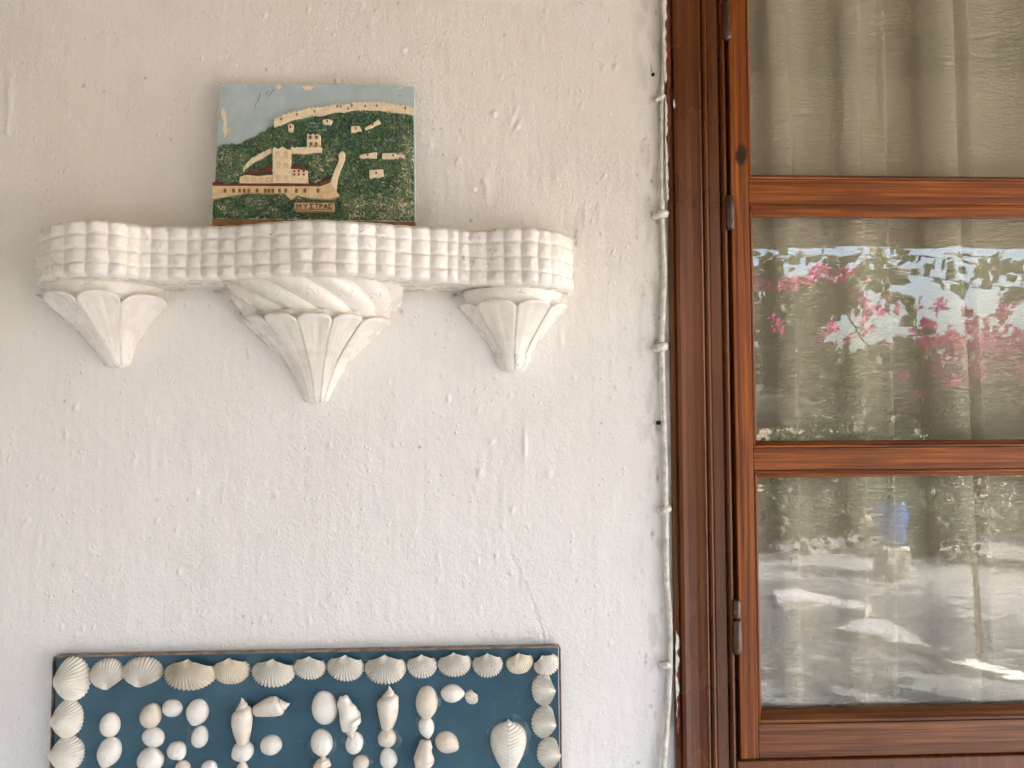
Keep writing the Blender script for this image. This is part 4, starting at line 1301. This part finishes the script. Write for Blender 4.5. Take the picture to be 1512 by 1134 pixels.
CK = [(105, 1004, 62, 50, -90, 'cockle', 20, 1.1, 0.1), (157, 997, 48, 45, 170, 'cockle', 22, 0.9, 0), (209.6, 993.5, 57, 43, 182, 'cockle', 22, 1.0, 0), (274.6, 993, 74, 51, 6, 'cockle_warm', 26, 1.1, 0.5),
      (340.6, 989.5, 54, 43, -2, 'cockle_tan', 26, 0.35, 0), (400, 991.6, 62, 46, 6, 'cockle', 24, 1.1, 0.3), (456, 985, 47, 38, 4, 'cockle', 22, 1.0, 0.1), (509.7, 984.7, 54, 43, 4, 'cockle', 24, 1.0, 0),
      (568.8, 986.6, 60, 48, 0, 'cockle', 26, 1.1, 0), (623, 982.8, 44, 39, 0, 'cockle', 22, 1.0, 0), (671, 980, 49, 40, -3, 'cockle', 24, 1.1, 0), (720, 981, 44, 40, 0, 'cockle', 22, 1.2, 0), (766, 978.8, 40, 35, -4, 'cockle_warm', 22, 0.35, 0.2),
      (806.6, 981, 38, 35, -25, 'cockle', 20, 0.9, 0), (804, 1019.5, 46, 37, 88, 'cockle', 20, 1.0, 0), (804.7, 1067, 46, 38, 100, 'cockle', 18, 1.2, 0), (812, 1113, 44, 37, 95, 'cockle', 20, 1.0, 0),
      (98, 1061.7, 54, 43, -90, 'cockle', 22, 1.0, 0), (97, 1113, 50, 48, -86, 'cockle', 22, 1.0, 0), (99, 1166, 50, 46, -90, 'cockle', 22, 1.0, 0), (812, 1161, 44, 38, 90, 'cockle', 20, 1.0, 0)]
for (px, py, w, h, ang, mt, rb, ra, sk) in CK:
    cockle(px, py, w, h, ang, M[mt], rb, ra, 0.22 + 0.03 * random.random(), sk)


def olive(px, py, w, h, rot, mat, egg=0.15, hgt=0.36, lump=0.03, name='smooth_shell'):
    nu, nv_ = 30, 12
    ph = np.linspace(0, 2 * math.pi, nu, endpoint=False)[:, None]; la = np.linspace(math.pi / 2, -0.12, nv_)[None, :]
    W, Hh = w * U * 0.49, h * U * 0.49
    c = np.cos(la)
    a = W * c * np.sin(ph) * (1 + egg * np.cos(ph) * 0.6); b = Hh * c * np.cos(ph)
    sd_ = px * 0.37 + py * 0.11
    wob_ = 1 + lump * vnoise(np.cos(ph) * 1.3 + sd_, np.sin(ph) * 1.3 + la * 1.1, 15)
    a = a * wob_; b = b * wob_
    o = 2 * hgt * min(W, Hh) * 1.1 * np.sin(la) * wob_ + 0.0006
    # a small umbo or notch gives each a nose at one end
    nose = np.exp(-((np.cos(ph) - 1) / 0.10) ** 2) * np.exp(-((la - 0.35) / 0.35) ** 2)
    o = o + 0.10 * W * nose; b = b + 0.09 * Hh * nose
    cen = P(px, py, BO + 0.004); r_ = R(rot)
    Xw = cen.x + a * math.cos(r_) + b * math.sin(r_); Zw = cen.z + b * math.cos(r_) - a * math.sin(r_)
    V_ = np.stack([Xw, -BO - o, Zw], -1).reshape(-1, 3)
    return mesh(name, V_, grid_faces(nu, nv_, True), mat, sign)


def f4(x, y, w, h, r=0, m='nacre'): return (60 + x / 3.877, 940 + y / 3.877, w / 3.877, h / 3.877, r, m)
def f5(x, y, w, h, r=0, m='nacre'): return (440 + x / 3.688, 940 + y / 3.688, w / 3.688, h / 3.688, r, m)
OL = [f4(390, 510, 112, 134, 5), f4(388, 665, 128, 160, 200), f4(625, 458, 118, 142, 18, 'nacre_warm'), f4(748, 415, 98, 112, 90), f4(892, 433, 122, 144, 190), f4(638, 582, 108, 125, 100),
      f4(905, 582, 92, 124, 12), f4(775, 660, 108, 104, 140), f4(622, 718, 142, 150, 20), f4(810, 760, 84, 84, 0, 'nacre_warm'), f4(1315, 627, 112, 120, 90), f4(1155, 662, 116, 122, 240), f4(1150, 790, 80, 130, 0, 'nacre_warm'),
      f4(380, 830, 120, 130, 10), f4(620, 870, 120, 130, 10), f4(960, 760, 90, 90, 30),
      f5(143, 393, 138, 176, 350), f5(125, 578, 120, 140, 170), f5(306, 585, 94, 118, 10), f5(340, 695, 84, 88, 60, 'nacre_warm'), f5(483, 553, 96, 112, 0, 'nacre_warm'), f5(490, 668, 92, 112, 170),
      f5(700, 362, 118, 172, 180, 'nacre_warm'), f5(698, 500, 84, 108, 170), f5(840, 313, 98, 122, 92), f5(810, 582, 112, 130, 115, 'nacre_warm'), f5(306, 790, 94, 110, 10), f5(490, 790, 92, 112, 0), f5(690, 790, 92, 112, 0)]
for o_ in OL: olive(o_[0], o_[1], o_[2], o_[3], o_[4], M[o_[5]], egg=random.uniform(-0.2, 0.2), lump=random.uniform(0.02, 0.06))


def whelk(px, py, w, h, rot, mat, worn=0.0, seed=1, name='whelk_shell'):
    """a spindle: pointed stepped spire on top, body whorl, tapering foot; rot 0 = spire up"""
    r_ = random.Random(seed)
    prof = [(0.00, 0.03), (0.03, 0.16), (0.07, 0.30), (0.085, 0.25), (0.12, 0.46), (0.17, 0.58), (0.185, 0.50), (0.23, 0.82), (0.28, 0.97), (0.36, 1.0), (0.46, 0.99), (0.56, 0.94), (0.68, 0.85), (0.80, 0.72), (0.90, 0.60), (0.97, 0.52), (1.0, 0.30)]
    pr_ = np.array(prof); tq = np.linspace(0, 1, 44); rr = np.interp(tq, pr_[:, 0], pr_[:, 1])
    nu = 26
    ph = np.linspace(0, 2 * math.pi, nu, endpoint=False)[:, None]
    sw = 0.05 * np.sin(ph) * (tq < 0.4)
    W, Hh = w * U * 0.49, h * U * 0.985
    R2 = rr[None, :] * W * (1 + worn * vnoise(ph * 1.2 + seed, tq[None, :] * 6, 19) + 0.03 * np.cos(ph - 1 + tq[None, :] * 2))
    a = R2 * np.sin(ph) + 0.10 * W * np.sin(tq[None, :] * 3.0 + seed) * smooth01(0.3, 1, tq)[None, :]
    b = Hh * (0.5 - tq[None, :]) + Hh * sw
    o = 0.0008 + W * 0.62 + R2 * np.cos(ph) * 0.78
    ap = np.exp(-((ph - 0.9) / 0.35) ** 2) * smooth01(0.42, 0.6, tq)[None, :] * 0.30
    o = o - ap * W
    cen = P(px, py, BO + 0.005); q_ = R(rot)
    Xw = cen.x + a * math.cos(q_) + b * math.sin(q_); Zw = cen.z + b * math.cos(q_) - a * math.sin(q_)
    return mesh(name, np.stack([Xw, -BO - o, Zw], -1).reshape(-1, 3), grid_faces(nu, len(tq), True)[:, ::-1], mat, sign)


for k, (a_, ro, wn2, mt) in enumerate(((f4(1160, 485, 118, 248), -4, 0.03, 'whelk'), (f4(1322, 398, 112, 196), 78, 0.04, 'whelk'), (f5(278, 428, 112, 226), 167, 0.22, 'nacre'), (f5(490, 387, 114, 220), 2, 0.03, 'whelk'), (f5(688, 655, 104, 190), 182, 0.16, 'nacre_warm'), (f5(130, 700, 84, 100), 0, 0.25, 'nacre_warm'))):
    whelk(a_[0], a_[1], a_[2], a_[3], ro, M[mt], wn2, k + 3)
sc = f5(948, 333, 80, 76)
cockle(sc[0], sc[1], sc[2], sc[3], 60, M['cockle'], 12, 0.8, 0.26)


def heart_cockle(px, py, w, h):
    """a keeled shell seen on its keel: pointed top, ribs sweeping down from a toothed centre line"""
    hv = empty('keeled_shell', (0, 0, 0), sign)
    W, Hh = w * U * 0.49, h * U * 0.985
    for sgn in (-1, 1):
        nu, nt = 18, 84
        u = np.linspace(0, 1, nu)[:, None]; t = np.linspace(0, 1, nt)[None, :]
        hw_ = W * np.sin(np.clip(t, 0, 1) ** 0.62 * math.pi * 0.93) ** 0.75 + 0.0004
        shear = 0.24 * Hh * u * (1 - t * 0.8)
        a = sgn * hw_ * u
        b = Hh * 0.5 - Hh * t - shear * 0.25
        rib = 0.035 * W * np.cos((t * 15 + u * 2.4) * 2 * math.pi)
        o = 0.62 * W * np.sin(np.clip(t, 0, 1) ** 0.7 * math.pi * 0.95) ** 0.6 * (1 - u ** 2.2) ** 0.62 + rib * (1 - u ** 6) + 0.05 * W * np.exp(-(u / 0.06) ** 2) * (np.cos(t * 30 * math.pi) > 0)
        o = np.concatenate([o, -0.001 + 0 * t], 0); a = np.concatenate([a + 0 * t, a[-1:] + 0 * t], 0); b = np.concatenate([b, b[-1:]], 0)
        cen = P(px, py, BO + 0.005)
        g = np.stack([cen.x + a, -BO - o - 0.0006, cen.z + b], -1)
        f_ = grid_faces(nu + 1, nt)
        mesh('valve', g.reshape(-1, 3), f_[:, ::-1] if sgn > 0 else f_, M['cockle'], hv)


heart_cockle(751, 1101, 52, 74)

# ------------------------------------------------------------------ garden seen in the panes
M['leaf'] = None


def mat_leaf(name, c1, c2, trans=0.45):
    t = NT(name)
    g = t.n.new('ShaderNodeNewGeometry')
    n = t.ramp(g.outputs['Random Per Island'], [(0, 0), (1, 1)])
    c = t.mix(n, c1, c2)
    t.base(c); t.rough(0.45)
    tl = t.n.new('ShaderNodeBsdfTranslucent'); t.lk(c, tl.inputs[0])
    ms = t.n.new('ShaderNodeMixShader'); ms.inputs[0].default_value = trans
    t.lk(t.b.outputs[0], ms.inputs[1]); t.lk(tl.outputs[0], ms.inputs[2]); t.lk(ms.outputs[0], t.out.inputs['Surface'])
    return t.m


M['leaf'] = mat_leaf('bougainvillea_leaf', (0.045, 0.070, 0.018, 1), (0.10, 0.13, 0.03, 1))
M['leaf_dark'] = mat_leaf('shrub_leaf', (0.034, 0.050, 0.020, 1), (0.085, 0.098, 0.045, 1), 0.3)
M['bract'] = mat_leaf('pink_bract', (0.55, 0.05, 0.20, 1), (0.75, 0.13, 0.36, 1), 0.5)
M['bark'] = plain('grey_bark', (0.12, 0.09, 0.065, 1), 0.9, 0.4, 30, 0.6, 60)


def leaves(name, pts, size, mat, parent, seed, folded=True, flat=0.0):
    """pointed leaf blades, each two facets folded along the midrib"""
    r_ = np.random.default_rng(seed); n = len(pts)
    pts = np.asarray(pts)
    d = r_.normal(0, 1, (n, 3)); d[:, 2] -= 0.5; d /= np.linalg.norm(d, axis=1)[:, None]
    u = r_.normal(0, 1, (n, 3)); u -= (u * d).sum(1)[:, None] * d; u /= np.linalg.norm(u, axis=1)[:, None]
    w = np.cross(d, u)
    L = size * r_.uniform(0.7, 1.25, n)[:, None]; W_ = L * 0.34
    base = pts
    v = np.stack([base, base + d * L * 0.30 + u * W_ + w * W_ * 0.25, base + d * L * 0.65 + u * W_ * 0.75 + w * W_ * 0.2, base + d * L,
                  base + d * L * 0.65 - u * W_ * 0.75 + w * W_ * 0.2, base + d * L * 0.30 - u * W_ + w * W_ * 0.25], 1)
    idx = np.arange(n)[:, None] * 6
    f = np.concatenate([idx + np.array([[0, 1, 2, 3]]), idx + np.array([[0, 3, 4, 5]])], 0)
    o = mesh(name, v.reshape(-1, 3), f, mat, parent, smooth=False)
    o['kind'] = 'stuff'
    return o


def blob_pts(n, c, r, seed, hollow=0.5):
    r_ = np.random.default_rng(seed)
    d = r_.normal(0, 1, (n, 3)); d /= np.linalg.norm(d, axis=1)[:, None]
    k = r_.uniform(hollow ** 3, 1, n) ** (1 / 3)
    return np.array(c) + d * k[:, None] * np.array(r)


def G(px, py, y):
    """a point seen mirrored in the pane at photo pixel px,py, standing y metres out from the wall"""
    a = P(px, py, 0.0); d = a - CPOS
    k = y / d.y
    return Vector((a.x + d.x * k, -y, a.z + d.z * k))


# bougainvillea trained along the porch edge, its trunk rising from the terrace
bg = empty('bougainvillea', (2.9, -3.75, 0))
tag(bg, 'pink flowering bougainvillea trailing below the porch edge, mirrored in the panes', 'climber')
stems = []
tr = [(3.1, -3.8, 0.0), (3.05, -3.75, 0.6), (2.9, -3.7, 1.1), (2.7, -3.65, 1.55), (2.35, -3.6, 1.9)]
v, f = tube([tuple(p) for p in catmull(tr, 5)], [0.020 - 0.0004 * k for k in range(21)], 8)
q = MB(); q.add(v, f); q.build('trunk', M['bark'], bg, smooth=True)
arcs = [[(1290, 520), (1250, 440), (1285, 385), (1330, 378), (1400, 384), (1470, 392), (1530, 396)],
        [(1275, 402), (1310, 400), (1370, 402), (1430, 415), (1500, 425), (1540, 432)],
        [(1285, 403), (1320, 430), (1345, 450), (1360, 480)], [(1130, 385), (1180, 372), (1240, 380), (1300, 370), (1350, 362)],
        [(1120, 470), (1180, 440), (1240, 420), (1290, 402)], [(1400, 372), (1460, 378), (1520, 388)]]
lp = []
for k, a in enumerate(arcs):
    c_ = catmull(a, 10)
    yy = 3.3 + 0.12 * k
    pth = [G(p[0], p[1], yy + 0.1 * math.sin(i * 0.4)) for i, p in enumerate(c_)]
    v, f = tube(pth, [0.007 - 0.004 * i / len(pth) for i in range(len(pth))], 6)
    q = MB(); q.add(v, f); q.build('branch', M['bark'], bg, smooth=True)
    for i in range(2, len(pth)):
        if random.random() < 0.6:
            for _ in range(random.choice((1, 1, 2, 3))):
                lp.append(pth[i] + Vector((random.uniform(-.02, .02), random.uniform(-.04, .04), random.uniform(-.03, 0.005))))
leaves('hanging_leaf', lp, 0.078, M['leaf'], bg, 5)
fo = []
for k, (px, py, y, rx, rz, n) in enumerate(((1150, 470, 4.0, 0.30, 0.17, 700), (1215, 440, 4.0, 0.26, 0.14, 500), (1180, 540, 4.2, 0.45, 0.18, 900), (1260, 560, 4.2, 0.35, 0.2, 700), (1350, 575, 4.3, 0.4, 0.2, 800), (1450, 600, 4.2, 0.5, 0.25, 900), (1540, 560, 4.2, 0.4, 0.3, 800), (1130, 400, 4.0, 0.14, 0.10, 160), (1330, 520, 4.2, 0.2, 0.1, 250))):
    c = G(px, py, y)
    fo.append(blob_pts(n, c, (rx, 0.3, rz), 100 + k, 0.2))
leaves('foliage', np.vstack(fo), 0.07, M['leaf'], bg, 6)
fl = []
for k, (px, py, y, rx, rz, n) in enumerate(((1165, 372, 3.9, 0.14, 0.07, 160), (1160, 400, 3.9, 0.09, 0.07, 110), (1210, 370, 3.9, 0.20, 0.05, 160), (1250, 460, 4.0, 0.16, 0.08, 160), (1230, 480, 4.0, 0.25, 0.10, 160), (1400, 500, 4.0, 0.22, 0.08, 340), (1460, 520, 4.0, 0.24, 0.10, 460), (1370, 545, 4.1, 0.4, 0.12, 260), (1500, 495, 4.0, 0.18, 0.09, 300), (1430, 565, 4.1, 0.5, 0.14, 260), (1510, 560, 4.1, 0.35, 0.2, 240), (1340, 600, 4.2, 0.25, 0.10, 140), (1130, 480, 4.1, 0.2, 0.1, 90), (1375, 446, 4.0, 0.05, 0.03, 30), (1480, 448, 4.0, 0.12, 0.03, 60), (1310, 365, 3.5, 0.10, 0.03, 40))):
    c = G(px, py, y)
    rg = np.random.default_rng(200 + k)
    for _ in range(max(3, n // 16)):
        cc_ = np.array(c) + rg.normal(0, 1, 3) * np.array((rx * 0.62, 0.18, rz * 0.75))
        cc_[2] = min(cc_[2], 2.40)
        fl.append(blob_pts(11, cc_, (0.05, 0.05, 0.04), int(rg.integers(1e6)), 0.1))
leaves('blossom', np.vstack(fl), 0.055, M['bract'], bg, 7)

# garden shrubs and trees beyond the terrace
def shrub(name, x, y, r, h, n, seed, label, mat='leaf_dark', trunk=0.0, size=0.13):
    s_ = empty(name, (x, y, -0.12))
    tag(s_, label, 'tree' if trunk else 'shrub', 'greenery beyond the terrace')
    r_ = random.Random(seed)
    pts = []
    nb_ = 14
    for k in range(nb_):
        a = r_.uniform(0, 6.28); d = r_.uniform(0.1, 0.75) * r
        cz = trunk + (h - trunk) * r_.uniform(0.2, 0.85)
        pts.append(blob_pts(n // nb_, (x + d * math.cos(a), y + d * math.sin(a), cz), (r * 0.42, r * 0.42, (h - trunk) * 0.24), seed * 31 + k, 0.4))
        v, f = tube([(x, y, -0.12), (x + 0.3 * d * math.cos(a), y + 0.3 * d * math.sin(a), max(0.3, trunk * 0.8)), (x + d * math.cos(a), y + d * math.sin(a), cz)], [0.03 + 0.02 * trunk, 0.025 + 0.015 * trunk, 0.008], 6)
        q = MB(); q.add(v, f); q.build('trunk' if k == 0 else 'limb', M['bark'], s_, smooth=True)
    leaves('crown', np.vstack(pts), size, M[mat], s_, seed + 900)
    return s_


shrub('oleander', 2.2, -9.6, 1.5, 2.0, 4200, 1, 'rounded oleander behind the low garden wall')
shrub('oleander', 4.9, -9.4, 1.6, 1.8, 4200, 2, 'broad oleander at the far terrace corner')
shrub('oleander', 7.6, -8.6, 1.6, 1.8, 4200, 3, 'dense oleander beyond the open porch end')
shrub('oleander', -1.7, -4.6, 1.35, 2.9, 6500, 4, 'unseen dark oleander added by the side wall to block light from the front left', size=0.15)  # added out of view to hold back light from the front left
shrub('oleander', 0.2, -4.7, 1.25, 2.9, 6500, 8, 'unseen dark oleander added opposite the shelf to block light from the front', size=0.15)  # added out of view to keep frontal light off the wall
shrub('oleander', -3.6, -9.3, 1.6, 2.6, 4200, 5, 'tall oleander near the side wall')
shrub('olive_tree', 5.9, -3.0, 1.9, 4.9, 5200, 6, 'unseen olive tree added to shade the terrace beside the open porch end', trunk=2.3, size=0.13)  # added out of view so its shadow dapples the terrace
shrub('olive_tree', 0.2, -17.0, 2.8, 4.6, 5200, 7, 'olive tree standing far behind the oleanders', trunk=1.4, size=0.16)

# pale slabs standing in for patches of sunlight between the tree shadows
def ground_px(px, py, z=0.0):
    """where the mirrored view at that pixel meets a level z"""
    a = P(px, py, 0.0); d = a - CPOS
    k = (z - a.z) / d.z
    return Vector((a.x + d.x * k, -(d.y * k), z))


kb = empty('sun_patch_slabs', tuple(ground_px(1250, 920)))
tag(kb, 'pale slabs standing in for slanting patches of sunlight on the terrace', 'sun_slab')
def sun_slab(name, pts, h):
    n = len(pts); m = MB()
    v = [(p.x, p.y, -0.01) for p in pts] + [(p.x, p.y, h) for p in pts]
    m.add(v, [tuple(range(n, 2 * n)), tuple(range(n))[::-1]] + [(i, (i + 1) % n, n + (i + 1) % n, n + i) for i in range(n)])
    o = m.build(name, M['white_wall'], kb, bevel=0.01)
    return o
sun_slab('sun_patch', [ground_px(*p) for p in ((1150, 902), (1142, 880), (1170, 876), (1215, 884), (1290, 905), (1282, 913), (1240, 904), (1200, 902))], 0.05)
sun_slab('sun_patch', [ground_px(*p) for p in ((1235, 940), (1270, 926), (1310, 925), (1345, 944), (1382, 968), (1340, 962), (1290, 950))], 0.05)
sun_slab('sun_patch', [ground_px(*p) for p in ((1400, 990), (1440, 985), (1512, 1003), (1530, 1016), (1500, 1013))], 0.04)
M['blue_glaze'] = plain('blue_glazed_clay', (0.03, 0.12, 0.34, 1), 0.35, 0.3, 20)
M['block'] = plain('mossy_limestone', (0.42, 0.40, 0.36, 1), 0.9, 0.7, 22)
pc = G(1318, 770, 6.4)
pot = empty('garden_pot', (pc.x, pc.y, 0)); tag(pot, 'small blue glazed pot on a white block in the garden', 'pot')
box('block', pc.x - 0.13, pc.x + 0.13, pc.y - 0.13, pc.y + 0.13, -0.01, 0.30, M['block'], pot, bevel=0.03)
prof = [(0.02, 0.30), (0.09, 0.30), (0.12, 0.38), (0.16, 0.52), (0.165, 0.60), (0.15, 0.66), (0.17, 0.69), (0.17, 0.71), (0.13, 0.71), (0.12, 0.62), (0.02, 0.60)]
th = np.linspace(0, 2 * math.pi, 28, endpoint=False)[:, None]; pr_ = np.array(prof)
g = np.stack(np.broadcast_arrays(pc.x + pr_[None, :, 0] * np.cos(th), pc.y + pr_[None, :, 0] * np.sin(th), pr_[None, :, 1] + 0 * th), -1)
mesh('body', g.reshape(-1, 3), grid_faces(28, len(prof), True), M['blue_glaze'], pot)
leaves('plant', blob_pts(260, (pc.x, pc.y, 0.84), (0.2, 0.2, 0.17), 77, 0.1), 0.10, M['leaf'], pot, 78)
# low planting closing the far side of the terrace
for k_, (x_, y_, w_, h_, lb_) in enumerate(((1.6, -8.0, 0.9, 0.95, 'low grey green lavender clump behind the blue pot'), (3.2, -7.9, 0.9, 0.8, 'low lavender clump beside the pale sunlight slabs'), (4.9, -7.4, 0.9, 0.8, 'low lavender clump at the end of the pale sunlight slabs'), (6.3, -6.6, 0.9, 0.8, 'low lavender clump farthest along the terrace'))):
    shrub('lavender', x_, y_, w_, h_, 1800, 40 + k_, lb_, size=0.09)

# dried glue squeezed out from under the shells
rg = random.Random(31)
glue_at = [(c_[0], c_[1], max(c_[2], c_[3]) * 0.55) for c_ in CK[:0]] + [(o_[0], o_[1], max(o_[2], o_[3]) * 0.55) for o_ in OL if o_[1] < 1140] + [(751, 1085, 34)]
for k_, (px, py, rad_) in enumerate(glue_at):
    if rg.random() < 0.35: continue
    c_ = P(px + rg.uniform(-5, 5), py + rg.uniform(-4, 5), BO)
    th = np.linspace(0, 2 * math.pi, 22, endpoint=False)
    rr_ = rad_ * U * (0.92 + 0.22 * vnoise(np.cos(th) * 1.6 + k_ * 3.3, np.sin(th) * 1.6, 9) + 0.10 * vnoise(th * 3, th * 0 + k_, 10))
    ring = [(c_.x + r * math.cos(a), -BO + 0.0004, c_.z + r * math.sin(a)) for a, r in zip(th, rr_)]
    inn = [(c_.x + r * 0.88 * math.cos(a), -BO - 0.0006, c_.z + r * 0.88 * math.sin(a)) for a, r in zip(th, rr_)]
    mesh('glue', ring + inn, [tuple(22 + i for i in range(22))] + [(i, (i + 1) % 22, 22 + (i + 1) % 22, 22 + i) for i in range(22)], M['glue'], sign)
